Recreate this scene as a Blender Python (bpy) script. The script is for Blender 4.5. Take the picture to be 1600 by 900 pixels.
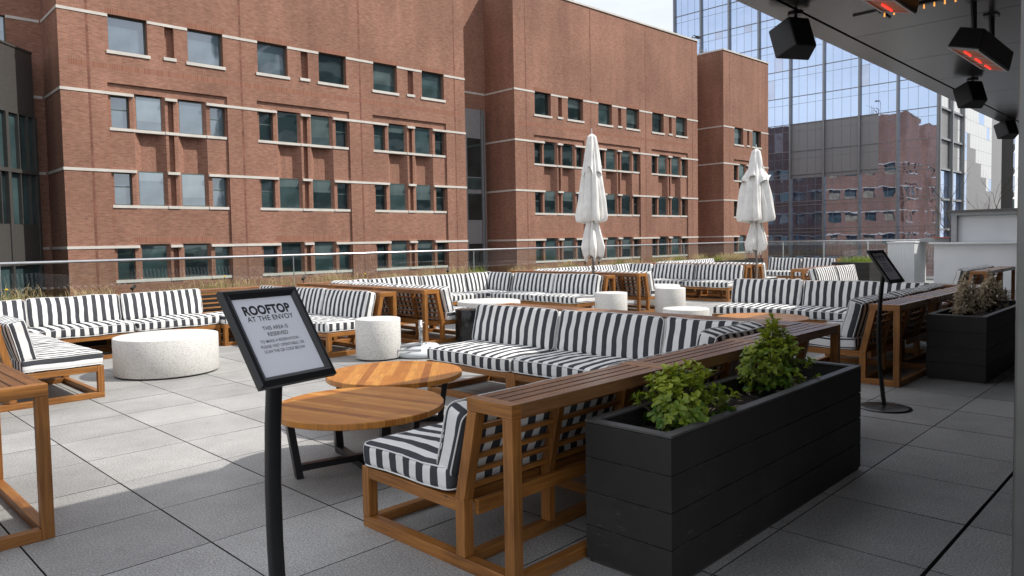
import bpy, math, random
from mathutils import Vector, Matrix, noise
R = math.radians
sc = bpy.context.scene
for o in list(bpy.data.objects): bpy.data.objects.remove(o)
COL = sc.collection
# ---------------------------------------------------------------- camera
F_PX, PITCH, ROLL, YT = 1144.107, .0498015, .0177695, .7957564
YB = .7577175                                   # brick building is turned a little against the terrace
cam = bpy.data.cameras.new('camera'); camo = bpy.data.objects.new('camera', cam); COL.objects.link(camo)
cam.sensor_width = 36; cam.lens = F_PX / 1600 * 36; cam.shift_y = (433.08 - 450) / 1600
cam.clip_start = .05; cam.clip_end = 3000
cp, sp = math.cos(PITCH), math.sin(PITCH); c_, s_ = math.cos(ROLL), math.sin(ROLL); ct, st = math.cos(YT), math.sin(YT)
M0 = Matrix(((1, 0, 0), (0, -sp, -cp), (0, cp, -sp)))
M1 = Matrix(((c_, s_, 0), (-s_, c_, 0), (0, 0, 1)))
T = Matrix(((ct, -st, 0), (st, ct, 0), (0, 0, 1)))
MC = M1 @ M0 @ T                                # rows: right, down, forward
m = Matrix((MC[0], -MC[1], -MC[2])).transposed().to_4x4(); m.translation = (0, 0, 1.6)
camo.matrix_world = m
sc.camera = camo
# ---------------------------------------------------------------- world and sun
SUN = Vector((.63, -.64, 1.0)).normalized()
w = bpy.data.worlds.new('World'); sc.world = w; w.use_nodes = True
nt = w.node_tree; bg = nt.nodes['Background']
sky = nt.nodes.new('ShaderNodeTexSky'); sky.sky_type = 'NISHITA'; sky.sun_disc = False
sky.sun_elevation = math.asin(SUN.z); sky.sun_rotation = math.atan2(SUN.x, SUN.y)
sky.air_density = 1.1; sky.dust_density = 2.0; sky.ozone_density = 1.2
tc = nt.nodes.new('ShaderNodeTexCoord'); mp = nt.nodes.new('ShaderNodeMapping'); mp.inputs['Scale'].default_value = (1.3, 1.3, 3.4)
nz = nt.nodes.new('ShaderNodeTexNoise'); nz.inputs['Scale'].default_value = 2.2; nz.inputs['Detail'].default_value = 7; nz.inputs['Roughness'].default_value = .55
cr = nt.nodes.new('ShaderNodeValToRGB'); cr.color_ramp.elements[0].position = .40; cr.color_ramp.elements[1].position = .66
cr.color_ramp.elements[0].color = (.60, .60, .60, 1); cr.color_ramp.elements[1].color = (.85, .85, .85, 1)
mx = nt.nodes.new('ShaderNodeMix'); mx.data_type = 'RGBA'; mx.inputs[7].default_value = (9.3, 9.4, 9.8, 1)
nt.links.new(tc.outputs['Generated'], mp.inputs[0]); nt.links.new(mp.outputs[0], nz.inputs[0]); nt.links.new(nz.outputs[0], cr.inputs[0])
nt.links.new(cr.outputs[0], mx.inputs[0]); nt.links.new(sky.outputs[0], mx.inputs[6]); nt.links.new(mx.outputs[2], bg.inputs[0])
bg.inputs[1].default_value = .085
sl = bpy.data.lights.new('sun', 'SUN'); sl.energy = 3.0; sl.angle = R(.6); sl.color = (1, .955, .89)
so = bpy.data.objects.new('sun', sl); COL.objects.link(so); so.rotation_euler = SUN.to_track_quat('Z', 'Y').to_euler()
vs = sc.view_settings; vs.view_transform = 'Standard'; vs.look = 'None'; vs.exposure = .68; vs.gamma = 1; vs.use_curve_mapping = False
sc.render.engine = 'CYCLES'; sc.cycles.max_bounces = 8; sc.cycles.transparent_max_bounces = 16
sc.cycles.caustics_reflective = False; sc.cycles.caustics_refractive = False; sc.cycles.sample_clamp_indirect = 6

# ---------------------------------------------------------------- materials
class NB:
    def __init__(s, name):
        s.m = bpy.data.materials.new(name); s.m.use_nodes = True; s.t = s.m.node_tree; s.b = s.t.nodes['Principled BSDF']
    def n(s, t, **k):
        n = s.t.nodes.new('ShaderNode' + t)
        for a, v in k.items():
            if a.startswith('i_'):
                key = a[2:]; key = int(key) if key.isdigit() else key.replace('_', ' ')
                n.inputs[key].default_value = v
            else: setattr(n, a, v)
        return n
    def l(s, a, b): s.t.links.new(a, b)
    def ramp(s, src, stops, interp='LINEAR'):
        r = s.n('ValToRGB'); r.color_ramp.interpolation = interp
        while len(r.color_ramp.elements) < len(stops): r.color_ramp.elements.new(.5)
        for e, (p, c) in zip(r.color_ramp.elements, stops):
            e.position = p; e.color = (c if len(c) == 4 else (*c, 1)) if hasattr(c, '__len__') else (c, c, c, 1)
        s.l(src, r.inputs[0]); return r.outputs[0]
    def mix(s, fac, a, b, blend='MIX'):
        n = s.n('Mix', data_type='RGBA', blend_type=blend)
        for i, v in ((0, fac), (6, a), (7, b)):
            if hasattr(v, 'is_linked'): s.l(v, n.inputs[i])
            else: n.inputs[i].default_value = v if i == 0 or len(v) == 4 else (*v, 1)
        return n.outputs[2]
    def math(s, op, a, b=None):
        n = s.n('Math', operation=op)
        for i, v in ((0, a), (1, b)):
            if v is None: continue
            if hasattr(v, 'is_linked'): s.l(v, n.inputs[i])
            else: n.inputs[i].default_value = v
        return n.outputs[0]
    def noise(s, vec=None, scale=5, detail=4, rough=.5, scl=None):
        if scl is not None:
            mpn = s.n('Mapping'); mpn.inputs['Scale'].default_value = scl
            s.l(vec, mpn.inputs[0]); vec = mpn.outputs[0]
        n = s.n('TexNoise'); n.inputs['Scale'].default_value = scale; n.inputs['Detail'].default_value = detail; n.inputs['Roughness'].default_value = rough
        if vec is not None: s.l(vec, n.inputs['Vector'])
        return n.outputs[0]
    def bump(s, h, strength=.3, dist=.002):
        b = s.n('Bump'); b.inputs['Strength'].default_value = strength; b.inputs['Distance'].default_value = dist
        s.l(h, b.inputs['Height']); s.l(b.outputs[0], s.b.inputs['Normal'])
    def col(s, c):
        if hasattr(c, 'is_linked'): s.l(c, s.b.inputs['Base Color'])
        else: s.b.inputs['Base Color'].default_value = (*c, 1)
    def set(s, **k):
        for a, v in k.items(): s.b.inputs[a.replace('_', ' ')].default_value = v
def plain(name, c, rough=.6, metal=0, var=.12, vs=6, bump=0, **k):
    q = NB(name); t = q.n('TexCoord').outputs['Object']; nz = q.noise(t, vs, 5)
    q.col(q.mix(1, c, q.ramp(nz, [(.25, 1 - var), (.75, 1 + var)]), 'MULTIPLY')); q.set(Roughness=rough, Metallic=metal, **k)
    if bump: q.bump(q.noise(t, vs * 30, 3), bump, .001)
    return q.m
def wood(name, dark, light, rough=.5, grey=0):
    q = NB(name); uv = q.n('TexCoord').outputs['UV']
    g = q.noise(uv, 1, 6, .6, (3.5, 60, 1)); g2 = q.noise(uv, 1, 3, .5, (.9, 9, 1)); g3 = q.noise(uv, 2.2, 3, .5)
    c = q.mix(q.ramp(g, [(.3, 0), (.72, 1)]), dark, light)
    c = q.mix(1, c, q.ramp(g2, [(.25, .62), (.75, 1.25)]), 'MULTIPLY')
    c = q.mix(q.ramp(g3, [(.52, 0), (.72, .55)]), c, tuple(v * .45 for v in dark))
    sp_ = q.noise(uv, 14, 2, .5); c = q.mix(q.ramp(sp_, [(.70, 0), (.76, .7)]), c, (.02, .012, .008))
    if grey: c = q.mix(q.ramp(q.noise(uv, 1, 3, .5, (1.5, 5, 1)), [(.35, grey), (.7, grey * .35)]), c, (.17, .125, .095))
    q.col(c); q.set(Roughness=rough); q.bump(g, .25, .0012); return q.m
M = {}
M['wood'] = wood('teak_wood', (.20, .072, .014), (.43, .185, .044), .42)
M['wood_top'] = wood('weathered_teak_wood', (.17, .064, .019), (.33, .145, .052), .27, .2)
M['wood_slat'] = wood('brown_teak_slat', (.12, .058, .028), (.22, .115, .058), .6, .2)
def tabletop():
    q = NB('table_planks'); uv = q.n('TexCoord').outputs['UV']; sx = q.n('SeparateXYZ'); q.l(uv, sx.inputs[0])
    row = q.math('FLOOR', q.math('DIVIDE', sx.outputs[1], .064))
    off = q.n('TexWhiteNoise', noise_dimensions='1D'); q.l(row, off.inputs['W'])
    pl = q.math('FLOOR', q.math('ADD', q.math('MULTIPLY', sx.outputs[0], .45), q.math('MULTIPLY', off.outputs[0], 7)))
    wn = q.n('TexWhiteNoise', noise_dimensions='2D'); cb = q.n('CombineXYZ'); q.l(row, cb.inputs[0]); q.l(pl, cb.inputs[1]); q.l(cb.outputs[0], wn.inputs['Vector'])
    c = q.ramp(wn.outputs[0], [(0, (.25, .078, .012)), (.35, (.42, .155, .026)), (1, (.58, .26, .055))])
    g = q.noise(uv, 1, 6, .6, (4, 70, 1)); c = q.mix(1, c, q.ramp(g, [(.3, .68), (.7, 1.2)]), 'MULTIPLY')
    fr = q.math('FRACT', q.math('DIVIDE', sx.outputs[1], .064)); c = q.mix(q.ramp(fr, [(0, .75), (.035, 0)]), c, (.06, .025, .01))
    st_ = q.noise(uv, 3, 4, .6); c = q.mix(q.ramp(st_, [(.55, 0), (.72, .5)]), c, (.20, .075, .02))
    q.col(c); q.set(Roughness=.32); q.bump(g, .12, .001); return q.m
M['table'] = tabletop()
def stripes():
    q = NB('striped_canvas'); t = q.n('TexCoord'); uv = t.outputs['UV']; sx = q.n('SeparateXYZ'); q.l(uv, sx.inputs[0])
    wob = q.math('MULTIPLY', q.math('SUBTRACT', q.noise(uv, 9, 2), .5), .008)
    fr = q.math('FRACT', q.math('DIVIDE', q.math('ADD', sx.outputs[0], wob), .118))
    k = q.ramp(fr, [(0, 0), (.495, 1)], 'CONSTANT')
    dirt = q.noise(t.outputs['Object'], 3.5, 5, .6)
    wh = q.mix(q.ramp(dirt, [(.35, 0), (.8, .6)]), (.80, .80, .79), (.62, .61, .59))
    dk = q.mix(q.ramp(dirt, [(.3, 0), (.8, 1)]), (.046, .049, .057), (.066, .069, .077))
    q.col(q.mix(k, dk, wh)); q.set(Roughness=.9, Specular_IOR_Level=.2)
    wv = q.noise(uv, 1, 2, .5, (900, 900, 1)); wr = q.noise(t.outputs['Object'], 6, 4, .55)
    b1 = q.n('Bump'); b1.inputs['Strength'].default_value = .8; b1.inputs['Distance'].default_value = .012; q.l(wr, b1.inputs['Height'])
    b2 = q.n('Bump'); b2.inputs['Strength'].default_value = .15; b2.inputs['Distance'].default_value = .001; q.l(wv, b2.inputs['Height']); q.l(b1.outputs[0], b2.inputs['Normal'])
    q.l(b2.outputs[0], q.b.inputs['Normal']); return q.m
M['stripe'] = stripes()
M['piping'] = plain('white_piping', (.72, .72, .71), .85)
def brick():
    q = NB('red_brick'); uv = q.n('TexCoord').outputs['UV']
    b = q.n('TexBrick'); b.offset = .5; b.inputs['Scale'].default_value = 1; b.inputs['Brick Width'].default_value = .25; b.inputs['Row Height'].default_value = .085
    b.inputs['Mortar Size'].default_value = .011; b.inputs['Mortar Smooth'].default_value = .1; b.inputs['Bias'].default_value = -.1
    b.inputs['Color1'].default_value = (.275, .118, .078, 1); b.inputs['Color2'].default_value = (.35, .170, .117, 1); b.inputs['Mortar'].default_value = (.29, .20, .15, 1)
    q.l(uv, b.inputs['Vector'])
    wn = q.noise(uv, 1, 2, .5, (3.0, 9, 1)); c = q.mix(1, b.outputs[0], q.ramp(wn, [(.25, .82), (.75, 1.17)]), 'MULTIPLY')
    dk = q.noise(uv, 1, 1, .5, (3.3, 9.6, 1)); c = q.mix(q.ramp(dk, [(.70, 0), (.73, .45)]), c, (.07, .055, .055))
    big = q.noise(uv, .16, 4, .6); c = q.mix(1, c, q.ramp(big, [(.3, .82), (.7, 1.15)]), 'MULTIPLY')
    st_ = q.noise(uv, 1, 4, .6, (.9, .12, 1)); c = q.mix(1, c, q.ramp(st_, [(.3, .84), (.7, 1.08)]), 'MULTIPLY')
    q.col(c); q.set(Roughness=.88, Specular_IOR_Level=.25); q.bump(b.outputs[1], -.4, .01); return q.m
M['brick'] = brick()
def soldier():
    q = NB('soldier_brick'); uv = q.n('TexCoord').outputs['UV']
    b = q.n('TexBrick'); b.offset = 0; b.inputs['Scale'].default_value = 1; b.inputs['Brick Width'].default_value = .115; b.inputs['Row Height'].default_value = .34
    b.inputs['Mortar Size'].default_value = .012; b.inputs['Color1'].default_value = (.255, .102, .063, 1); b.inputs['Color2'].default_value = (.325, .147, .095, 1); b.inputs['Mortar'].default_value = (.28, .19, .145, 1)
    q.l(uv, b.inputs['Vector']); q.col(b.outputs[0]); q.set(Roughness=.88, Specular_IOR_Level=.25); return q.m
M['soldier'] = soldier()
M['joint'] = plain('dark_joint', (.20, .085, .058), .9, vs=3, var=.4)
M['stone'] = plain('limestone_band', (.60, .57, .52), .8, vs=1.5)
def terrazzo():
    q = NB('terrazzo'); t = q.n('TexCoord').outputs['Object']
    v = q.n('TexVoronoi'); v.inputs['Scale'].default_value = 95; q.l(t, v.inputs['Vector'])
    wn = q.n('TexWhiteNoise', noise_dimensions='3D'); q.l(v.outputs['Color'], wn.inputs['Vector'])
    k = q.math('MULTIPLY', q.ramp(v.outputs['Distance'], [(.30, 1), (.42, 0)]), q.ramp(wn.outputs[0], [(.45, 0), (.55, 1)]))
    c = q.mix(k, q.mix(q.noise(t, 4, 4), (.60, .59, .56), (.72, .71, .68)), q.ramp(wn.outputs[0], [(.5, (.20, .19, .17)), (.8, (.36, .33, .29)), (1, (.48, .46, .43))]))
    q.col(c); q.set(Roughness=.55); return q.m
M['terrazzo'] = terrazzo()
def paver():
    q = NB('granite_paver'); t = q.n('TexCoord'); g = t.outputs['Object']; uv = t.outputs['UV']
    vf = q.n('VectorMath', operation='FLOOR'); q.l(uv, vf.inputs[0]); wn = q.n('TexWhiteNoise', noise_dimensions='3D'); q.l(vf.outputs[0], wn.inputs['Vector'])
    c = q.mix(wn.outputs[0], (.285, .283, .274), (.37, .366, .353))
    s1 = q.noise(g, 95, 4, .75); c = q.mix(1, c, q.ramp(s1, [(.32, .45), (.5, 1), (.66, 1.65)]), 'MULTIPLY')
    s4 = q.noise(g, 420, 1, .7); c = q.mix(1, c, q.ramp(s4, [(.35, .8), (.65, 1.2)]), 'MULTIPLY')
    s2 = q.noise(g, 1.3, 5, .62); c = q.mix(1, c, q.ramp(s2, [(.3, .80), (.7, 1.12)]), 'MULTIPLY')
    s3 = q.noise(g, 4.5, 5, .7); c = q.mix(q.ramp(s3, [(.60, 0), (.76, .5)]), c, (.13, .13, .125)); s5 = q.noise(g, .45, 6, .7); c = q.mix(1, c, q.ramp(s5, [(.3, .80), (.7, 1.10)]), 'MULTIPLY')
    q.col(c); q.set(Roughness=.62, Specular_IOR_Level=.45); q.bump(s1, .3, .0015); return q.m
M['paver'] = paver()
M['gap'] = plain('dark_gap', (.045, .043, .04), .9)
M['street'] = plain('asphalt', (.05, .05, .05), .9, vs=.3)
M['black'] = plain('black_powder_coat', (.012, .012, .013), .32, var=.2)
M['black_metal'] = plain('black_steel', (.013, .013, .015), .38, .3)
M['gloss_black'] = plain('glossy_black_drum', (.012, .013, .014), .16, .2)
M['speaker'] = plain('speaker_black', (.014, .014, .016), .55)
M['grille'] = plain('speaker_grille', (.03, .03, .032), .7, bump=.5, vs=9)
def planterm():
    q = NB('charcoal_painted_boards'); t = q.n('TexCoord').outputs['Object']
    n1 = q.noise(t, 3, 5, .6); c = q.mix(n1, (.018, .0168, .016), (.028, .026, .025))
    sc_ = q.noise(t, 1, 4, .7, (9, 9, 55)); sm = q.noise(t, 2.6, 2, .5)
    k = q.math('MULTIPLY', q.ramp(sc_, [(.60, 0), (.70, .9)]), q.ramp(sm, [(.42, 0), (.62, .8)]))
    c = q.mix(k, c, (.10, .095, .09)); du = q.noise(t, 1.6, 6, .7); c = q.mix(q.ramp(du, [(.5, 0), (.8, .45)]), c, (.055, .052, .050))
    sxz = q.n('SeparateXYZ'); q.l(t, sxz.inputs[0]); fz = q.math('FRACT', q.math('DIVIDE', q.math('SUBTRACT', sxz.outputs[2], .015), .17125)); ed = q.ramp(fz, [(0, 1), (.035, 0), (.965, 0), (1, 1)])
    c = q.mix(q.math('MULTIPLY', ed, q.ramp(q.noise(t, 14, 4, .7), [(.5, 0), (.62, .8)])), c, (.13, .125, .12)); q.col(c); q.set(Roughness=.62, Specular_IOR_Level=.3); q.bump(n1, .2, .004); return q.m
M['planter'] = planterm()
M['planter_rim'] = plain('grey_planter_rim', (.062, .060, .058), .55, var=.25)
M['soil'] = plain('dark_soil', (.022, .015, .011), .95, vs=25, var=.7)
M['paper'] = plain('paper', (.78, .80, .86), .35, var=.02)
M['ink'] = plain('ink', (.02, .02, .028), .5)
M['steel'] = plain('brushed_steel', (.40, .40, .40), .35, 1)
M['rail'] = plain('rail_steel', (.62, .62, .63), .35, .9)
M['white_plastic'] = plain('pale_grey_plastic', (.55, .58, .60), .45)
M['white_panel'] = plain('white_panel', (.70, .72, .73), .5, vs=2, var=.05)
M['umbrella'] = plain('white_umbrella_cloth', (.76, .75, .72), .92, vs=5, var=.12, bump=.3)
M['pole'] = plain('grey_pole', (.25, .25, .25), .4, .5)
def soffitm():
    q = NB('grey_metal_soffit'); t = q.n('TexCoord').outputs['Object']; n1 = q.noise(t, .8, 4, .5)
    q.col(q.mix(n1, (.085, .085, .087), (.125, .125, .125))); q.set(Roughness=.24, Metallic=.7); return q.m
M['soffit'] = soffitm()
M['wall_dark'] = plain('dark_wall', (.045, .045, .047), .5)
M['column'] = plain('metal_column', (.16, .16, .155), .3, .7)
M['curtain'] = plain('bronze_curtain_wall', (.10, .094, .088), .45, .4)
M['grey_panel'] = plain('grey_panel', (.27, .27, .275), .5, .2, var=.1)
M['glass_frame'] = plain('window_frame_green', (.10, .13, .12), .4, .3)
M['mullion'] = plain('aluminium_mullion', (.27, .28, .29), .4, .4)
def pane(name, c, refl, rough=.03, tint=(.8, .88, .95), wav=.0):
    q = NB(name); t = q.n('TexCoord').outputs['Object']; q.t.nodes.remove(q.b)
    d = q.n('BsdfDiffuse'); g = q.n('BsdfGlossy'); mxn = q.n('MixShader'); fr = q.n('Fresnel'); fr.inputs['IOR'].default_value = 1.5
    q.l(q.mix(q.ramp(q.noise(t, .6, 3), [(.35, 0), (.65, 1)]), tuple(v * .6 for v in c), tuple(v * 1.35 for v in c)), d.inputs[0])
    g.inputs['Color'].default_value = (*tint, 1); g.inputs['Roughness'].default_value = rough
    q.l(q.math('MAXIMUM', fr.outputs[0], refl), mxn.inputs[0]); q.l(d.outputs[0], mxn.inputs[1]); q.l(g.outputs[0], mxn.inputs[2])
    if wav:
        b = q.n('Bump'); b.inputs['Strength'].default_value = 1; b.inputs['Distance'].default_value = wav
        q.l(q.noise(t, .35, 2), b.inputs['Height']); q.l(b.outputs[0], g.inputs['Normal'])
    q.l(mxn.outputs[0], q.t.nodes['Material Output'].inputs[0]); return q.m
M['pane_sky'] = pane('window_glass_painted_sky', (.10, .135, .155), .24, .03, (.75, .82, .9), .02)  # sky reflection painted in as a paler pane colour with stronger gloss
M['pane_dark'] = pane('window_glass_dark', (.016, .026, .028), .16, .03, (.6, .75, .78), .02)
M['pane_blind'] = pane('window_glass_blind', (.045, .075, .078), .14, .03, (.6, .75, .78), .02)
M['pane_shade'] = pane('blind_behind_glass', (.085, .115, .115), .12, .04, (.6, .75, .78))
M['pane_haze'] = pane('blind_with_painted_sky', (.16, .20, .215), .26, .04, (.75, .82, .9))  # lighter blind copy for the panes with the painted sky reflection
M['pane_tan'] = pane('window_glass_tan', (.36, .30, .22), .1, .1)
M['tower_glass'] = pane('tower_glass', (.16, .20, .32), .80, .015, (.61, .74, .96), .015)
M['tower_glass_pale'] = pane('tower_glass_pale', (.28, .33, .45), .55, .03, (.75, .82, 1.0))
def clear_glass():
    q = NB('clear_glass'); q.t.nodes.remove(q.b)
    tr = q.n('BsdfTransparent'); tr.inputs[0].default_value = (.90, .94, .93, 1); g = q.n('BsdfGlossy'); g.inputs['Roughness'].default_value = .01
    fr = q.n('Fresnel'); fr.inputs['IOR'].default_value = 1.95; mxn = q.n('MixShader')
    ge = q.n('NewGeometry'); fac_ = q.math('MULTIPLY', fr.outputs[0], q.math('SUBTRACT', 1.0, ge.outputs['Backfacing'])); q.l(fac_, mxn.inputs[0]); q.l(tr.outputs[0], mxn.inputs[1]); q.l(g.outputs[0], mxn.inputs[2]); q.l(mxn.outputs[0], q.t.nodes['Material Output'].inputs[0]); return q.m
M['clear'] = clear_glass()
def emit(name, c, s):
    q = NB(name); q.col(c); q.b.inputs['Emission Color'].default_value = (*c, 1); q.b.inputs['Emission Strength'].default_value = s; return q.m
M['glow_orange'] = emit('glowing_heater_mesh', (.22, .07, .03), .22)
M['glow_red'] = emit('glowing_heater_tube', (1, .03, .02), 1.5)
M['glow_bulb'] = emit('amber_bulb', (1, .40, .08), .8)
def leafm(name, a, b, rough=.45, sss=0):
    q = NB(name); t = q.n('TexCoord'); oi = t.outputs['UV']; sx = q.n('SeparateXYZ'); q.l(oi, sx.inputs[0])
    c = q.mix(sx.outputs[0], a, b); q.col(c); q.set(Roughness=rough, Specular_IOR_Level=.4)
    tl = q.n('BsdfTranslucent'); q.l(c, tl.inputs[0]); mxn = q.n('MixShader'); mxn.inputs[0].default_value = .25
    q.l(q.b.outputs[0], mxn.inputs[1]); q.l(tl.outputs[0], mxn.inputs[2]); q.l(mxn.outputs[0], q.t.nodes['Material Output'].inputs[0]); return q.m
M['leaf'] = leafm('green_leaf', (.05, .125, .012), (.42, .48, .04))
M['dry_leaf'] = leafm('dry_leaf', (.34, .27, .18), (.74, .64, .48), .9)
M['dry_grass'] = leafm('dry_grass', (.30, .23, .10), (.66, .55, .30), .9)
M['green_grass'] = leafm('green_grass', (.10, .17, .02), (.30, .36, .06), .8)
M['bark'] = plain('bark', (.06, .045, .03), .9)
M['flower'] = plain('yellow_petals', (.75, .50, .02), .7)

# ---------------------------------------------------------------- mesh helper
class MB:
    def __init__(s, seed=0):
        s.v = []; s.f = []; s.uv = []; s.mi = []; s.r = random.Random(seed); s.T = None
    def P(s, p): return tuple(s.T(Vector(p))) if s.T else tuple(p)
    def quad(s, a, b, c, d, uv=None, mi=0):
        k = len(s.v); s.v += [s.P(a), s.P(b), s.P(c), s.P(d)]; s.f.append((k, k + 1, k + 2, k + 3)); s.uv += uv or [(0, 0), (1, 0), (1, 1), (0, 1)]; s.mi.append(mi)
    def tri(s, a, b, c, uv=None, mi=0):
        k = len(s.v); s.v += [s.P(a), s.P(b), s.P(c)]; s.f.append((k, k + 1, k + 2)); s.uv += uv or [(0, 0), (1, 0), (1, 1)]; s.mi.append(mi)
    def hexa(s, c, mi=0, wuv=None):
        """c: 8 corners, bottom 0-3 ccw, top 4-7"""
        k = len(s.v); s.v += [s.P(p) for p in c]
        C = [Vector(p) for p in c]
        ax = [(C[1] - C[0]), (C[3] - C[0]), (C[4] - C[0])]; ln = [a.length for a in ax]; L = ln.index(max(ln))
        dirs = [a.normalized() if a.length > 0 else Vector((0, 0, 1)) for a in ax]
        o1, o2 = s.r.random() * 20, s.r.random() * 20
        for q in ((3, 2, 1, 0), (4, 5, 6, 7), (0, 1, 5, 4), (1, 2, 6, 5), (2, 3, 7, 6), (3, 0, 4, 7)):
            s.f.append(tuple(k + i for i in q)); s.mi.append(mi)
            e = [abs((C[q[1]] - C[q[0]]).normalized().dot(dirs[i])) for i in range(3)]
            e2 = [abs((C[q[2]] - C[q[1]]).normalized().dot(dirs[i])) for i in range(3)]
            i1 = e.index(max(e)); i2 = e2.index(max(e2))
            if i2 == L: i1, i2 = i2, i1
            for i in q: d = C[i] - C[0]; s.uv.append((d.dot(dirs[i1]) + o1, d.dot(dirs[i2]) + o2))
    def box(s, x0, x1, y0, y1, z0, z1, mi=0):
        s.hexa([(x0, y0, z0), (x1, y0, z0), (x1, y1, z0), (x0, y1, z0), (x0, y0, z1), (x1, y0, z1), (x1, y1, z1), (x0, y1, z1)], mi)
    def wbox(s, x0, x1, y0, y1, z0, z1, mi=0):
        """box with uv in metres (u horizontal, v height), for masonry"""
        c = [(x0, y0), (x1, y0), (x1, y1), (x0, y1)]
        for i in range(4):
            a, b = c[i], c[(i + 1) % 4]; u0 = a[0] + a[1]; u1 = u0 + abs(b[0] - a[0]) + abs(b[1] - a[1])
            s.quad((*a, z0), (*b, z0), (*b, z1), (*a, z1), [(u0, z0), (u1, z0), (u1, z1), (u0, z1)], mi)
        s.quad((x0, y0, z1), (x1, y0, z1), (x1, y1, z1), (x0, y1, z1), [(x0, y0), (x1, y0), (x1, y1), (x0, y1)], mi)
        s.quad((x0, y1, z0), (x1, y1, z0), (x1, y0, z0), (x0, y0, z0), [(x0, y1), (x1, y1), (x1, y0), (x0, y0)], mi)
    def tube(s, pts, rad, n=8, mi=0, cap=True, closed=False):
        pts = [Vector(p) for p in pts]; N = len(pts); rr = rad if hasattr(rad, '__len__') else [rad] * N
        k = len(s.v); ref = None
        for i, p in enumerate(pts):
            d = (pts[(i + 1) % N] - pts[i - 1]) if closed else (pts[min(i + 1, N - 1)] - pts[max(i - 1, 0)])
            d.normalize()
            if ref is None: ref = Vector((0, 0, 1)) if abs(d.z) < .9 else Vector((1, 0, 0))
            a = d.cross(ref).normalized(); b = a.cross(d).normalized(); ref = b
            for j in range(n):
                t = 2 * math.pi * j / n; s.v.append(s.P(p + (a * math.cos(t) + b * math.sin(t)) * rr[i]))
        for i in range(N if closed else N - 1):
            for j in range(n):
                i2 = (i + 1) % N
                s.f.append((k + i * n + j, k + i * n + (j + 1) % n, k + i2 * n + (j + 1) % n, k + i2 * n + j)); s.mi.append(mi)
                s.uv += [(i * .1, j / n), (i * .1, (j + 1) / n), (i * .1 + .1, (j + 1) / n), (i * .1 + .1, j / n)]
        if cap and not closed:
            s.f.append(tuple(k + j for j in reversed(range(n)))); s.mi.append(mi); s.uv += [(0, 0)] * n
            s.f.append(tuple(k + (N - 1) * n + j for j in range(n))); s.mi.append(mi); s.uv += [(0, 0)] * n
    def lathe(s, prof, n=48, mi=0, cx=0, cy=0, fn=None, rot=0):
        k = len(s.v); N = len(prof)
        for i, (r, z) in enumerate(prof):
            for j in range(n):
                t = 2 * math.pi * j / n; q = r * (fn(t, z, i) if fn else 1); s.v.append(s.P((cx + q * math.cos(t), cy + q * math.sin(t), z)))
        def U(i, j):
            r, z = prof[i]; t = 2 * math.pi * j / n
            return (r * math.cos(t + rot) + (0 if N < 1 else 0), r * math.sin(t + rot))
        for i in range(N - 1):
            for j in range(n):
                s.f.append((k + i * n + j, k + i * n + (j + 1) % n, k + (i + 1) * n + (j + 1) % n, k + (i + 1) * n + j)); s.mi.append(mi)
                s.uv += [U(i, j), U(i, j + 1), U(i + 1, j + 1), U(i + 1, j)]
        s.f.append(tuple(k + j for j in reversed(range(n)))); s.mi.append(mi); s.uv += [U(0, j) for j in reversed(range(n))]
        s.f.append(tuple(k + (N - 1) * n + j for j in range(n))); s.mi.append(mi); s.uv += [U(N - 1, j) for j in range(n)]
    def mesh(s, name, mats, smooth=False):
        me = bpy.data.meshes.new(name); me.from_pydata(s.v, [], s.f); u = me.uv_layers.new(name='UVMap')
        flat = [c for p in s.uv for c in p]; u.data.foreach_set('uv', flat)
        for mm in (mats if isinstance(mats, list) else [mats]): me.materials.append(M[mm] if isinstance(mm, str) else mm)
        me.polygons.foreach_set('material_index', s.mi)
        if smooth: me.polygons.foreach_set('use_smooth', [True] * len(s.f))
        me.update(); return me
    def obj(s, name, mats, parent=None, smooth=False, bevel=0, **tags):
        return put(name, s.mesh(name, mats, smooth), parent, bevel=bevel, **tags)
def put(name, me, parent=None, loc=(0, 0, 0), rot=(0, 0, 0), bevel=0, **tags):
    o = bpy.data.objects.new(name, me); COL.objects.link(o); o.location = loc; o.rotation_euler = rot
    if parent: o.parent = parent
    if bevel:
        b = o.modifiers.new('bevel', 'BEVEL'); b.width = bevel; b.segments = 2; b.limit_method = 'ANGLE'; b.angle_limit = R(40)
    for k, v in tags.items(): o[k] = v
    return o
def thing(name, label, cat, loc=(0, 0, 0), rz=0, group=None):
    o = bpy.data.objects.new(name, None); COL.objects.link(o); o.location = loc; o.rotation_euler = (0, 0, rz)
    o.empty_display_size = .2; o['label'] = label; o['category'] = cat
    if group: o['group'] = group
    return o

# ================================================================ SETTING
rs = random.Random(4)
# street far below
b = MB(); b.quad((-1500, -1500, -19), (1500, -1500, -19), (1500, 1500, -19), (-1500, 1500, -19)); b.obj('street', 'street', kind='structure')
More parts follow.
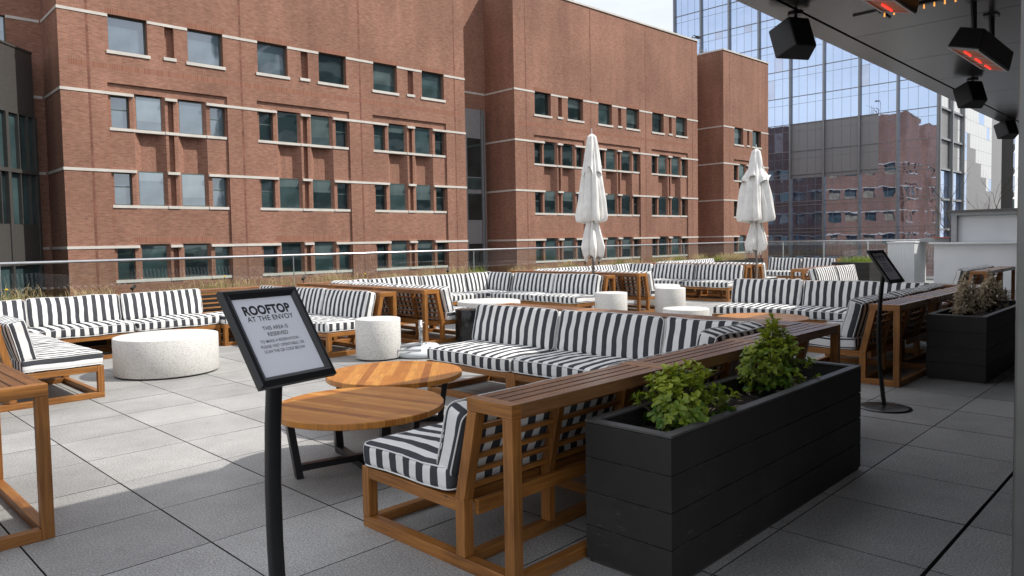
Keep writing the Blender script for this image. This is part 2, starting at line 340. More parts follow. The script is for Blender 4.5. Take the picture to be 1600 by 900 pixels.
# terrace slab + pavers
b = MB(); b.wbox(-8, 28.2, -5, 14.3, -.6, -.035); b.obj('terrace_slab', 'gap', kind='structure')
b = MB(1); PT = .728; x = 1.622 - PT * 14; i = 0
xs = [1.622 + PT * k for k in range(-13, 37)]; ys = [.99 + PT * k for k in range(-8, 17)]
for i in range(len(xs) - 1):
    for j in range(len(ys) - 1):
        g = .0036; gy0 = .010 if abs(ys[j] - .99) < .01 else g; gy1 = .009 if abs(ys[j + 1] - .99) < .01 else g
        gx0 = gx1 = .0045
        if i % 3 == 1: gx1 = .0055
        dz = [rs.uniform(-.0015, .0015) for _ in range(4)]
        x0, x1, y0, y1 = xs[i] + gx0, xs[i + 1] - gx1, ys[j] + gy0, ys[j + 1] - gy1; e = .004
        e = .0003; top = [(x0 + e, y0 + e), (x1 - e, y0 + e), (x1 - e, y1 - e), (x0 + e, y1 - e)]; bot = [(x0, y0), (x1, y0), (x1, y1), (x0, y1)]
        U = [(i + .05, j + .05), (i + .95, j + .05), (i + .95, j + .95), (i + .05, j + .95)]
        T4 = [(p[0], p[1], dz[n] * .6) for n, p in enumerate(top)]
        b.quad(*T4, U)
        for n in range(4):
            q = (n + 1) % 4; A, B_ = (*bot[n], -.004), (*bot[q], -.004)
            b.quad(A, B_, T4[q], T4[n], [U[n]] * 4, 1); b.quad((*bot[n], -.04), (*bot[q], -.04), B_, A, [U[n]] * 4, 1)
b.obj('paved_floor', ['paver', 'gap'], kind='structure')
# parapet of our own roof below the deck (seen from other angles)
b = MB(); b.wbox(-8, 28.2, 14.02, 14.3, -19, .05); b.wbox(27.75, 28.2, -5, 14.0, -19, .05); b.obj('roof_edge_wall', 'grey_panel', kind='structure')
# soffit
b = MB(); ZS = 3.4
xj = [7.08 + 1.35 * k for k in range(-4, 22)]
for i in range(len(xj) - 1):
    b.box(xj[i] + .005, xj[i + 1] - .005, -4.5, 2.492, ZS, ZS + .03)
b.box(xj[0], xj[-1], 2.520, 2.73, ZS, ZS + .03)
b.obj('soffit', 'soffit', kind='structure')
b = MB(); b.box(xj[0], xj[-1], -4.5, 2.72, ZS + .034, ZS + .4); b.obj('canopy_roof', 'wall_dark', kind='structure')
b = MB(); b.box(3.42, 27, -4.5, .42, 0, ZS - .004); b.obj('added_shade_wall', 'wall_dark', kind='structure')  # unseen wall, added to darken the floor at the right
b = MB(); b.box(3.16, 3.40, .22, .548, 0, ZS - .004); b.obj('metal_column', 'column', bevel=.01, label='dark metal column at the far right edge of the view', category='column')

# ================================================================ BRICK BUILDING
def bld_T(p):
    a = YB - YT; return Vector((p.x * math.cos(a) - p.y * math.sin(a), p.x * math.sin(a) + p.y * math.cos(a), p.z))
BR = thing('brick_building', 'long red brick building with pale stone bands and square windows beyond the glass railing', 'building', (0, 0, 0), YB - YT)
YA, YR, ZT, ZB = 43.8, 47.4, 22.5, -19
S = [9.5, 42.05, 74.6]; WB = 27.25
BANDS = [14.0, 9.86, 5.7, 1.56]       # bottoms; .15 high
def grid_wall(b, x0, x1, z0, z1, y, holes, mi=0):
    xs_ = sorted({x0, x1, *[h[0] for h in holes], *[h[1] for h in holes]}); zs = sorted({z0, z1, *[h[2] for h in holes], *[h[3] for h in holes]})
    xs_ = [v for v in xs_ if x0 <= v <= x1]; zs = [v for v in zs if z0 <= v <= z1]
    for i in range(len(xs_) - 1):
        for j in range(len(zs) - 1):
            cx, cz = (xs_[i] + xs_[i + 1]) / 2, (zs[j] + zs[j + 1]) / 2
            if any(h[0] < cx < h[1] and h[2] < cz < h[3] for h in holes): continue
            a, c, d, e = xs_[i], xs_[i + 1], zs[j], zs[j + 1]
            b.quad((a, y, d), (c, y, d), (c, y, e), (a, y, e), [(a, d), (c, d), (c, e), (a, e)], mi)
def reveal(b, h, y0, y1, bottom=True):
    x0, x1, z0, z1 = h
    b.quad((x0, y0, z0), (x0, y1, z0), (x0, y1, z1), (x0, y0, z1), [(y0, z0), (y1, z0), (y1, z1), (y0, z1)])
    b.quad((x1, y1, z0), (x1, y0, z0), (x1, y0, z1), (x1, y1, z1), [(y1, z0), (y0, z0), (y0, z1), (y1, z1)])
    b.quad((x0, y0, z1), (x0, y1, z1), (x1, y1, z1), (x1, y0, z1), [(x0, y0), (x0, y1), (x1, y1), (x1, y0)])
    if bottom: b.quad((x0, y1, z0), (x0, y0, z0), (x1, y0, z0), (x1, y1, z0), [(x0, y1), (x0, y0), (x1, y0), (x1, y1)])
fac = MB(2)
class Stone:
    def __init__(s): s.l = []
    def box(s, *a): s.l.append(a)
stone = Stone()
class Sub:
    def __init__(s, mi): s.mi = mi
    def quad(s, a, b, c, d, uv=None): fac.quad(a, b, c, d, uv, s.mi)
sold = Sub(1); joint = Sub(2)
sills = []
wins = []                                       # x0,x1,z0,z1,y pane,kind,block
BOT = -19
for bi, s0 in enumerate(S):
    holes = []; rec = []
    s1 = s0 + WB
    for k in range(3):
        o = s0 + 2.35 + 8.33 * k
        for (a, c) in ((0.02, 2.0), (4.18, 6.22)):
            h = (o + a, o + c, 12.24, 14.16); holes.append(h); reveal(fac, h, YA, YA + .42); wins.append((*h, YA + .38, 'square', bi))
            sills.append((o + a - .12, o + c + .12, YA - .06, YA + .1, 12.06, 12.235))
        h = (o + 2.92, o + 3.42, 12.3, 13.998); holes.append(h); reveal(fac, h, YA, YA + .3); fac.quad((h[0], YA + .3, h[2]), (h[1], YA + .3, h[2]), (h[1], YA + .3, h[3]), (h[0], YA + .3, h[3]), [(h[0], h[2]), (h[1], h[2]), (h[1], h[3]), (h[0], h[3])])
        sills.append((h[0] - .1, h[1] + .1, YA - .06, YA + .1, 12.12, 12.295))
        r = (o - .12, o + 6.36, BOT, 10.5); holes.append(r); reveal(fac, r, YA, YA + .12, False); rec.append((o, r))
    grid_wall(fac, s0, s1, BOT, ZT, YA, holes)
    # returns and roof
    fac.quad((s0, YR + 9, BOT), (s0, YA, BOT), (s0, YA, ZT), (s0, YR + 9, ZT), [(YR + 9, BOT), (YA, BOT), (YA, ZT), (YR + 9, ZT)])
    if bi < 2: fac.quad((s1, YA, BOT), (s1, YR, BOT), (s1, YR, ZT), (s1, YA, ZT), [(YA, BOT), (YR, BOT), (YR, ZT), (YA, ZT)])
    fac.quad((s0, YA, ZT), (s1, YA, ZT), (s1, YR + 35, ZT), (s0, YR + 35, ZT))
    stone.box(s0 - .08, s1 + .08, YA - .08, YA + .5, ZT + .002, ZT + .16); stone.box(s0 - .08, s0 + .4, YA + .502, YR + 5, ZT + .002, ZT + .16)
    # recessed bays: splayed niches for the wide windows, plain openings for the narrow ones
    YP = YA + .12
    for o, r in rec:
        hs = [(o + 2.98, o + 3.28, 3.77, 10.0), (o + 2.98, o + 3.28, -.34, 1.56)]; [reveal(fac, h_, YP, YP + .25) for h_ in hs]
        fac.quad((o + 2.98, YP + .25, BOT), (o + 3.28, YP + .25, BOT), (o + 3.28, YP + .25, 10.0), (o + 2.98, YP + .25, 10.0), [(0, BOT), (.3, BOT), (.3, 10), (0, 10)])
        rows = ((10.0, 8.12), (5.84, 3.93), (1.70, -.18))
        for (a, c) in ((1.17, 2.82), (3.48, 5.13)):
            a += o; c += o; d = .42; e = .42
            for (zb0, zt0) in ((3.77, 10.06), (-.34, 1.76)):
                hs.append((a, c, zb0, zt0))
                fac.quad((a + e, YP + d, zb0), (c - e, YP + d, zb0), (c - e, YP + d, zt0), (a + e, YP + d, zt0), [(a, zb0), (c, zb0), (c, zt0), (a, zt0)])
                fac.quad((a, YP, zb0), (a + e, YP + d, zb0), (a + e, YP + d, zt0), (a, YP, zt0), [(0, zb0), (.6, zb0), (.6, zt0), (0, zt0)])
                fac.quad((c - e, YP + d, zb0), (c, YP, zb0), (c, YP, zt0), (c - e, YP + d, zt0), [(0, zb0), (.6, zb0), (.6, zt0), (0, zt0)])
                fac.quad((a, YP, zt0), (a + e, YP + d, zt0), (c - e, YP + d, zt0), (c, YP, zt0))
                fac.quad((c, YP, zb0), (c - e, YP + d, zb0), (a + e, YP + d, zb0), (a, YP, zb0))
            for zi, (zt_, zs_) in enumerate(rows): wins.append((a + .13, c - .13, zs_, zt_, YP + .22, 'wide', bi))
        for zi, (zt_, zs_) in enumerate(rows):
            for (a, c) in ((.04, .95), (5.36, 6.26)):
                h = (o + a, o + c, zs_, zt_ - .135); hs.append(h); reveal(fac, h, YP, YP + .35)
                wins.append((*h, YP + .3, 'narrow', bi))
            sills.append([(o - .08, o + 1.17, YP - .05, YP + .34), (o + 1.17, o + 2.82, YP - .01, YP + .40), (o + 2.82, o + 3.48, YP - .05, YP + .3), (o + 3.48, o + 5.13, YP - .01, YP + .40), (o + 5.13, o + 6.32, YP - .05, YP + .34), zs_ - .16, zs_ - .003])
            if zi: sold.quad((o + .9, YP - .004, zt_ + .16), (o + 5.4, YP - .004, zt_ + .16), (o + 5.4, YP - .004, zt_ + .5), (o + .9, YP - .004, zt_ + .5), [(0, 0), (4.5, 0), (4.5, .34), (0, .34)]) if zi == 2 else None
        grid_wall(fac, r[0], r[1], BOT, 10.5, YP, hs)
    # bands
    for n, z in enumerate(BANDS):
        for k in range(3):
            o = s0 + 2.35 + 8.33 * k; nx = s0 + 2.35 + 8.33 * (k + 1) if k < 2 else None
            if n == 0:
                if k == 0: stone.box(s0 - .03, o + .02, YA - .03, YA + .1, z, z + .15)
                stone.box(o + 2.0, o + 4.18, YA - .03, YA + .1, z, z + .15)
                stone.box(o + 6.22, (nx + .02) if nx else s1 + .03, YA - .03, YA + .1, z, z + .15)
            else:
                if k == 0: stone.box(s0 - .03, o + 1.172, YA - .03, YA + .2, z, z + .15)
                else: stone.box(o, o + 1.172, YA - .03, YA + .2, z, z + .15)
                stone.box(o + 2.82, o + 3.48, YA - .03, YA + .2, z, z + .15)
                stone.box(o + 5.13, (nx - .002) if nx else s1 + .03, YA - .03, YA + .2, z, z + .15)
        stone.box(s0 - .03, s0 + .1, YA + .21, YR - .04, z, z + .15)
    for a in (1.35, 9.63, 17.95, 26.25):
        zz = 22.3
        rj = random.Random(a)
        while zz > 10.6 or (a in (1.35, 9.63, 17.95, 26.25) and zz > -3):
            wv = .10 + .05 * ((int(zz * 9.5)) % 2); joint.quad((s0 + a - wv / 2, YA - .004, zz - .105), (s0 + a + wv / 2, YA - .004, zz - .105), (s0 + a + wv / 2, YA - .004, zz), (s0 + a - wv / 2, YA - .004, zz)); zz -= .105
    for z in (11.2, 7.0, 2.85):
        if z > 10: sold.quad((s0 + .4, YA - .003, z), (s1 - .4, YA - .003, z), (s1 - .4, YA - .003, z + .34), (s0 + .4, YA - .003, z + .34), [(0, 0), (26.4, 0), (26.4, .34), (0, .34)])
    for k in range(3):
        o = s0 + 2.35 + 8.33 * k
        for (a, c) in ((-.1, 2.15), (4.05, 6.35)):
            sold.quad((o + a, YA - .0035, 14.17), (o + c, YA - .0035, 14.17), (o + c, YA - .0035, 14.51), (o + a, YA - .0035, 14.51), [(0, 0), (2.3, 0), (2.3, .34), (0, .34)])
# recessed links between the blocks
for (x0, x1) in ((-14, S[0] - .002), (S[0] + WB + .002, S[1] - .002), (S[1] + WB + .002, S[2] - .002)):
    hs = []
    if x0 < 0: hs = [(5.2, 7.85, 12.3, 14.1)]; wins.append((5.2, 7.85, 12.3, 14.1, YR + .25, 'square', 0)); reveal(fac, hs[0], YR, YR + .3)
    grid_wall(fac, x0, x1, BOT, ZT, YR, hs)
    for n, z in enumerate(BANDS):
        xa = 7.86 if (x0 < 0 and n == 0) else x0
        stone.box(xa, x1 - .1, YR - .03, YR + .1, z, z + .15)
    fac.quad((x0, YR, ZT), (x1, YR, ZT), (x1, YR + 30, ZT), (x0, YR + 30, ZT)); stone.box(x0, x1 - .1, YR - .08, YR + .4, ZT + .002, ZT + .16)
# the right-hand end wall (facing the glass tower)
E1 = S[2] + 10.35
fac2 = MB(7)
# ---- cut third block at E1: end wall with window openings
he = []
for zi, (zt_, zs_) in enumerate(((14.1, 12.2), (10.0, 8.12), (5.84, 3.93), (1.70, -.18), (-2.4, -4.3))):
    for k in range(11): he.append((YA + 1.6 + k * 3.1, YA + 3.6 + k * 3.1, zs_, zt_))
ew = MB(8); grid_wall(ew, YA, YA + 36, BOT, ZT, 0, he)
for h in he: reveal(ew, h, 0, .35)
for z in BANDS: stone2 = None
ew.v = [(E1 - p[1], p[0], p[2]) for p in ew.v]
# trim front of third block to E1
def clip(b, xmax):
    nv = []
    for p in b.v: nv.append((min(p[0], xmax), p[1], p[2]) if p[0] > S[2] + .01 else p)
    b.v = nv
clip(fac, E1)
wins = [w_ for w_ in wins if w_[1] < E1]
def cull(b):                                     # drop faces squashed flat by the trim
    v, f, uv, mi = b.v, b.f, b.uv, b.mi; nf, nu, nm = [], [], []; c = 0
    for k, q in enumerate(f):
        u = uv[c:c + len(q)]; c += len(q)
        a = (Vector(v[q[2]]) - Vector(v[q[0]])).cross(Vector(v[q[3]]) - Vector(v[q[1]])).length if len(q) == 4 else 1
        if a > 1e-6: nf.append(q); nu += u; nm.append(mi[k])
    b.f, b.uv, b.mi = nf, nu, nm
cull(fac)
fac.obj('wall', ['brick', 'soldier', 'joint'], BR); ew.obj('end_wall', 'brick', BR)
for (x0, x1, y0, y1, z0, z1) in stone.l:
    if x0 < E1 - .05: q = MB(); q.box(x0, min(x1, E1 + .03), y0, y1, z0, z1); q.obj('stone_band' if z0 < 20 else 'coping', 'stone', BR)
for sl_ in sills:
    segs, z0, z1 = ([sl_[:4]], sl_[4], sl_[5]) if not isinstance(sl_[0], tuple) else (sl_[:5], sl_[5], sl_[6])
    if segs[-1][1] < E1:
        q = MB(); [q.box(*g_, z0, z1) for g_ in segs]; q.obj('window_sill', 'stone', BR)
b = MB(); [b.box(E1 - .05, E1 + .04, YA + .2, YA + 36, z, z + .15) for z in BANDS]; b.obj('end_wall_band', 'stone', BR)
wcache = {}; rw = random.Random(11)
def window(x0, x1, z0, z1, y, kind, pm, parent, name='window', rz=0, loc=None):
    W_, H_ = round(x1 - x0, 2), round(z1 - z0, 2); key = (W_, H_, kind)
    if key not in wcache:
        f = MB(); t = .05
        f.box(0, W_, 0, .06, 0, t); f.box(0, W_, 0, .06, H_ - t, H_); f.box(0, t, 0, .06, t, H_ - t); f.box(W_ - t, W_, 0, .06, t, H_ - t)
        if kind == 'narrow': f.box(t, W_ - t, 0, .06, H_ * .56, H_ * .56 + .06)
        p = MB(); p.box(t, W_ - t, .02, .035, t, H_ - t); wcache[key] = (f.mesh('window_frame', 'glass_frame'), p.mesh('pane', 'pane_dark'))
    fm, pmh = wcache[key]
    o = put(name, fm, parent, loc or (x0, y, z0), (0, 0, rz))
    k2 = key + (pm,)
    if k2 not in wcache: q = pmh.copy(); q.materials[0] = M[pm]; wcache[k2] = q
    put('pane', wcache[k2], o)
    if kind != 'narrow' and rw.random() < .45:
        hb = H_ * rw.choice([.25, .4, .55, .7]); q = MB(); q.box(.055, W_ - .055, .014, .019, H_ - .055 - hb, H_ - .055)
        q.obj('blind', 'pane_haze' if pm == 'pane_sky' else 'pane_shade', o)
for (x0, x1, z0, z1, y, kind, bi) in wins:
    if x0 < 19.9 and z0 > 3: pm = 'pane_sky'
    elif x0 < 21.2 and z0 > 11: pm = 'pane_sky'
    else: pm = rw.choice(['pane_dark', 'pane_dark', 'pane_blind'])
    if z0 < -2: continue
    if bi == 2 and x1 > E1 - .3: continue
    window(x0, x1, z0, z1, y - .06, kind, pm, BR, 'window' if kind != 'narrow' else 'narrow_window')
# simple panes for the hidden lower storeys, and the end wall's windows
b = MB()
for (x0, x1, z0, z1, y, kind, bi) in wins:
    if z0 < -2: b.box(x0, x1, y - .02, y, z0, z1)
b.obj('lower_glazing', 'pane_dark', BR)
for h in he[:44]:
    window(0, h[1] - h[0], h[2], h[3], 0, 'square', rw.choice(['pane_tan', 'pane_tan', 'pane_blind']), BR, 'side_window', R(90), (E1 - .3, h[0], h[2]))
# glazed stair strip in the first link
b = MB(); b.box(37.5, 41.38, YR - .5, YR - .01, BOT, 12.62); 
st_strip = b.obj('stair_strip', 'grey_panel', BR)
for (z0, z1, pm) in ((11.0, 12.4, None), (7.0, 10.2, 'pane_dark'), (5.95, 6.9, 'pane_blind'), (3.4, 5.6, 'pane_dark'), (-1.8, 1.4, 'pane_dark'), (-6, -2.2, 'pane_dark')):
    if pm: q = MB(); q.box(39.5, 41.0, YR - .53, YR - .505, z0, z1); q.obj('stair_glass', pm, BR)
b = MB(); b.box(41.0, 41.12, YR - .62, YR - .504, BOT, 12.6); b.box(41.3, 41.40, YR - .62, YR - .504, BOT, 12.6); b.obj('stair_mullion', 'mullion', BR)
# roof bits
b = MB(); b.box(44.0, 53.6, YR, YR + 4, ZT + .01, 24.6); b.obj('roof_plant_screen', 'mullion', BR)
b = MB(); b.tube([(78.1, 50, ZT), (78.1, 50, 25.9), (78.3, 50, 26.1), (79.2, 50, 26.1)], .05, 6); b.box(79.0, 79.7, 49.8, 50.2, 25.9, 26.12); b.obj('roof_lamp', 'black', BR)
b = MB()
for k in range(5): b.tube([(79.6 + k * .75, 50, ZT), (79.6 + k * .75, 50, 24.9 - .2 * (k % 2))], .04, 5)
b.tube([(79.6, 50, 24.5), (86, 50, 24.5)], .03, 5); b.obj('roof_railing', 'mullion', BR)

# dark curtain-wall bay at the left
LB = thing('glazed_entrance_bay', 'dark metal and glass bay at the left end of the brick building', 'building', (10.55, 45.95, 0), R(225))
b = MB(); b.box(0, 14, -6, -.02, 8.6, 12); b.box(0, 14, -6, -.02, 0.75, 2.9); b.box(0, 14, -6, -.35, -19, 12 - .01); b.obj('cladding', 'curtain', LB)
for (z0, z1) in ((2.9, 5.55), (5.75, 8.6), (-3.4, .75)):
    for k in range(6):
        q = MB(); q.box(.1 + k * 2.3, 2.3 + k * 2.3, -.2, -.17, z0, z1); q.obj('pane', rw.choice(['pane_dark', 'pane_blind']), LB)
b = MB()
for k in range(7): b.box(k * 2.3 - .06, k * 2.3 + .1, -.3, .05, -5, 8.6)
for k in range(20): b.box(.6 + k * .77, .66 + k * .77, -.3, .02, 2.9, 8.6)
b.box(0, 14, -.3, .06, 5.55, 5.75); b.box(0, 14, -.3, .03, 12.002, 12.1); b.obj('mullion', 'curtain', LB)

# ================================================================ GLASS TOWER
TX, TY0 = 113, 28.65
GT = thing('glass_tower', 'tall blue mirrored glass office tower behind the brick building', 'building', (TX, TY0, 0))
NF, FH, BW = 15, 4.2, 5.15
zf = [2.1 + FH * k for k in range(-5, NF)]
gl = MB(21); gp = MB(23)
for k in range(8):
    for z in zf:
        for s4 in range(4):
            y0 = k * BW + s4 * BW / 4; y1 = y0 + BW / 4
            for (za, zb) in ((z, z + 3.05), (z + 3.05, z + FH)):
                grey = 1 < (y0 + .1) / BW * 1 < 4 and 10.4 < z < 16 and 6.6 < y0 < 20
                if 10.4 < z < 18.5 and 6.8 < y0 + .1 < 19.9 and (zb < 18.95):
                    gp.quad((0, y1, za), (0, y0, za), (0, y0, zb), (0, y1, zb)); continue
                t1, t2, t3 = [rs.uniform(-.0035, .0035) for _ in range(3)]
                mi_ = 1 if rs.random() < .08 and z > 14 else 0
                gl.quad((t1, y1, za), (t2, y0, za), (t2 + t3, y0, zb), (t1 + t3, y1, zb), None, mi_)
gl.obj('glazing', ['tower_glass', 'tower_glass_pale'], GT); gp.obj('grey_louvre_panel', 'grey_panel', GT)
b = MB(); H0, H1 = -19, zf[-1] + FH
for k in range(9): b.box(-.42, .02, k * BW - .13, k * BW + .13, H0, H1)
b.obj('column_mullion', 'mullion', GT)
b = MB()
for k in range(33):
    if k % 4: b.box(-.03, .015, k * BW / 4 - .012, k * BW / 4 + .012, H0, H1)
b.obj('fine_mullion', 'mullion', GT)
b = MB()
for z in zf:
    b.box(-.10, .018, -.2, 8 * BW, z - .05, z + .05)
    b.box(-.03, .016, -.2, 8 * BW, z + 3.02, z + 3.06)
    if z < 14: b.box(-.12, .02, -.2, 8 * BW, z + .5, z + .62)
b.obj('floor_band', 'mullion', GT)
b = MB(); b.box(.05, 40, .25, 8 * BW, H0, H1); b.obj('core', 'grey_panel', GT)
# right face with white panels
wp = MB(25); gq = MB(26); gw = MB(27)
for k in range(18):
    for n, z in enumerate([2.1 + 2.1 * q for q in range(-10, 32)]):
        x0 = k * 1.8; a = ((x0, .24, z), (x0 + 1.76, .24, z), (x0 + 1.76, .24, z + 2.06), (x0, .24, z + 2.06))
        if z < 10.4 and k < 9: gw.quad(*a)
        elif z < 18 and k < 6: gq.quad(*a)
        elif z < 24 - k and z < 16 and k >= 9: gq.quad(*a)
        elif rs.random() < .08: gw.quad(*a)
        else: wp.quad(*a)
side = MB()
for src, k_ in ((wp, 0), (gq, 1), (gw, 2)):
    for f_ in src.f: side.quad(*[src.v[i] for i in f_], None, k_)
side.obj('side_cladding', ['white_panel', 'grey_panel', 'tower_glass'], GT)
b = MB()
for x0 in (0, 6.3, 12.6): b.box(x0 - .3, x0 + .1, -.3, .2, H0, H1)
for z in zf: b.box(0, 14, -.1, .2, z - .14, z + .14)
b.obj('side_mullion', 'mullion', GT)
# dark apartment block further right
DB = thing('dark_apartment_block', 'dark modern block with pale window bands at the far right', 'building', (178, 32, 0), R(12))
b = MB(); b.box(-12, 26, 0, 20, -19, 60); b.obj('wall', 'curtain', DB)
for z in range(-2, 12):
    b = MB()
    for k in range(9): b.box(-11.5 + k * 4, -8.3 + k * 4, -.3, .1, z * 4.4 + .6, z * 4.4 + 3.4)
    b.obj('window_row', rw.choice(['tower_glass_pale', 'pane_dark', 'pane_blind']), DB)
    b = MB(); b.box(-12, 26, -.25, .2, z * 4.4 - .5, z * 4.4 + .3); b.obj('slab_edge', 'mullion', DB)

OB = thing('office_block', 'concrete and glass office block across the street behind the viewer, mirrored in windows', 'building', (60, -70, 0), R(4))
b = MB(); b.box(0, 110, 0, 38, -19, 46); b.obj('wall', 'white_panel', OB)
for k in range(15):
    b = MB(); b.box(-.15, 110.15, -.15, 38.15, -16 + k * 4.1, -13.4 + k * 4.1); b.obj('glass_strip', 'pane_dark', OB)
# bare trees down in the street
def bare_tree(x, y, h, seed, label):
    r_ = random.Random(seed); t = thing('bare_tree', label, 'tree', (x, y, -19), 0, 'bare trees by the glass tower')
    tr = MB(); tw = MB()
    def grow(p, d, L, rad, lev):
        pts = [p]; q = p.copy(); dd = d.copy()
        for i in range(4):
            dd = (dd + Vector((r_.uniform(-.2, .2), r_.uniform(-.2, .2), r_.uniform(-.05, .15)))).normalized(); q = q + dd * L / 4; pts.append(q.copy())
        (tr if lev < 1 else tw).tube(pts, [rad * (1 - .5 * i / 4) for i in range(5)], 6 if lev < 2 else 3, cap=False)
        if lev < 5:
            for i in range(3 if lev else 5):
                pp = pts[2 + (i % 3)]; nd = (dd + Vector((r_.uniform(-1, 1), r_.uniform(-1, 1), r_.uniform(-.1, .6))) * .8).normalized()
                grow(pp, nd, L * .62, rad * .5, lev + 1)
    grow(Vector((0, 0, 0)), Vector((0, 0, 1)), h * .5, .35, 0)
    tr.obj('trunk', 'bark', t); tw.obj('crown', 'bark', t)
bare_tree(98, 14.5, 27, 3, 'leafless tree in front of the white panelled tower face, left one of two')
bare_tree(104, 9.5, 30, 8, 'leafless tree in front of the dark block at the far right edge')

# ================================================================ GLASS BALUSTRADE
GB = thing('glass_balustrade', 'clear glass railing with steel top rail round the terrace', 'railing')
ZR = 1.375
b = MB(); b.tube([(-6, 14, ZR), (27.85, 14, ZR)], .026, 10); b.tube([(27.85, 14.0, ZR), (27.85, 3.0, ZR)], .026, 10); b.obj('top_rail', 'rail', GB, True)
k = 0; x = 6.05 - 1.71 * 6
while x < 27.8:
    q = MB(); q.box(x + .008, min(x + 1.702, 27.83), 13.994, 14.006, .12, ZR - .03); q.obj('glass_pane', 'clear', GB)
    if k % 3 == 1: q = MB(); q.box(x - .004, x + .004, 13.985, 14.015, .06, ZR - .02); q.obj('post', 'rail', GB)
    x += 1.71; k += 1
y = 14
while y > 4:
    q = MB(); q.box(27.844, 27.856, y - 1.55, y - .02, .12, ZR - .03); q.obj('glass_pane', 'clear', GB)
    q = MB(); q.box(27.83, 27.87, y - .015, y + .012, .06, ZR - .02); q.obj('post', 'rail', GB); y -= 1.57
b = MB(); b.box(-6, 27.9, 13.97, 14.03, .052, .12); b.box(27.82, 27.88, 3, 13.9, .052, .12); b.obj('base_channel', 'rail', GB)

# long planter behind the sofas with dry grass
b = MB(); b.box(-4, 27.3, 12.98, 13.02, 0, .74); b.box(-4, 27.3, 13.78, 13.82, 0, .74); b.box(-4, -3.96, 13.02, 13.78, 0, .74); b.box(27.26, 27.3, 13.02, 13.78, 0, .74)
LPn = thing('long_planter', 'long dark planter running behind the back row of sofas under the glass railing', 'planter')
b.obj('planter_box', 'planter', LPn)
b = MB(); b.box(-3.95, 27.25, 13.03, 13.77, .05, .68); b.obj('soil', 'soil', LPn)
def blade(b, x, y, z, h, lean, ang, wd, u):
    dx, dy = math.cos(ang), math.sin(ang); px, py = -dy * wd, dx * wd
    p0 = Vector((x, y, z)); p1 = p0 + Vector((dx * lean * .35, dy * lean * .35, h * .6)); p2 = p0 + Vector((dx * lean, dy * lean, h * (1 - .25 * (lean / max(h, .01)))))
    s_ = Vector((px, py, 0))
    b.quad(p0 - s_, p0 + s_, p1 + s_ * .8, p1 - s_ * .8, [(u, .5)] * 4); b.tri(p1 - s_ * .8, p1 + s_ * .8, p2, [(u, .5)] * 3)
def grass(name, mat, n, xr, yr, z, hr, seed, label, clump=.0, **k):
    b = MB(); r_ = random.Random(seed); cs = [(r_.uniform(*xr), r_.uniform(*yr), r_.uniform(.6, 1.3)) for _ in range(max(1, n // 120))]
    for i in range(n):
        c = r_.choice(cs); x = c[0] + r_.gauss(0, .16); y = min(max(c[1] + r_.gauss(0, .08), yr[0]), yr[1])
        h = r_.uniform(*hr) * c[2]; blade(b, min(max(x, xr[0]), xr[1]), y, z, h, h * r_.uniform(.2, 1.0), r_.uniform(0, 6.28), r_.uniform(.002, .0045), r_.random())
    return b.obj(name, mat, label=label, category='grass', kind='stuff')
grass('dry_grass', 'dry_grass', 10000, (-2, 27), (13.1, 13.7), .68, (.12, .38), 5, 'straw coloured dry grass along the glass railing')
grass('green_tufts', 'green_grass', 1500, (-2, 27), (13.1, 13.7), .68, (.14, .38), 9, 'fresh green tufts in the long planter')
def flower(x, y, z, label):
    t = thing('yellow_flower', label, 'flower', (x, y, .68), 0, 'yellow flowers in the long planter')
    b = MB(); b.tube([(0, 0, 0), (.01, 0, (z - .68) * .6), (0, 0.01, z - .68)], .004, 5); b.obj('stem', 'green_grass', t)
    b = MB()
    for k in range(10):
        a = k * .628; b.tri((0, 0, z - .68), (.035 * math.cos(a - .25), .035 * math.sin(a - .25), z - .665), (.035 * math.cos(a + .25), .035 * math.sin(a + .25), z - .665))
    b.lathe([(.018, z - .675), (.02, z - .66), (.004, z - .65)], 8); b.obj('petals', 'flower', t)
flower(5.92, 13.2, 1.02, 'yellow flower between the sign and the white drum table at the left'); flower(2.55, 13.2, .98, 'yellow flower at the far left edge'); flower(15.9, 13.3, .98, 'yellow flower left of the closed white umbrella'); flower(9.05, 13.3, .93, 'yellow flower beside the glass post behind the middle sofas')
for x, lb in ((4.35, 'small black garden spotlight above the far left sofa'), (7.55, 'small black garden spotlight right of the reserved sign'), (11.35, 'small black garden spotlight beside a steel glass post'), (17.2, 'small black garden spotlight right of the nearer umbrella')):
    t = thing('garden_light', lb, 'light', (x, 13.25, .68), .6, 'small black garden spotlights')
    b = MB(); b.tube([(0, 0, 0), (0, 0, .22)], .008, 6); b.obj('spike', 'black', t)
    b = MB(); b.tube([(-.03, 0, .22), (.05, 0, .27)], .028, 10); b.obj('lamp_head', 'black', t)

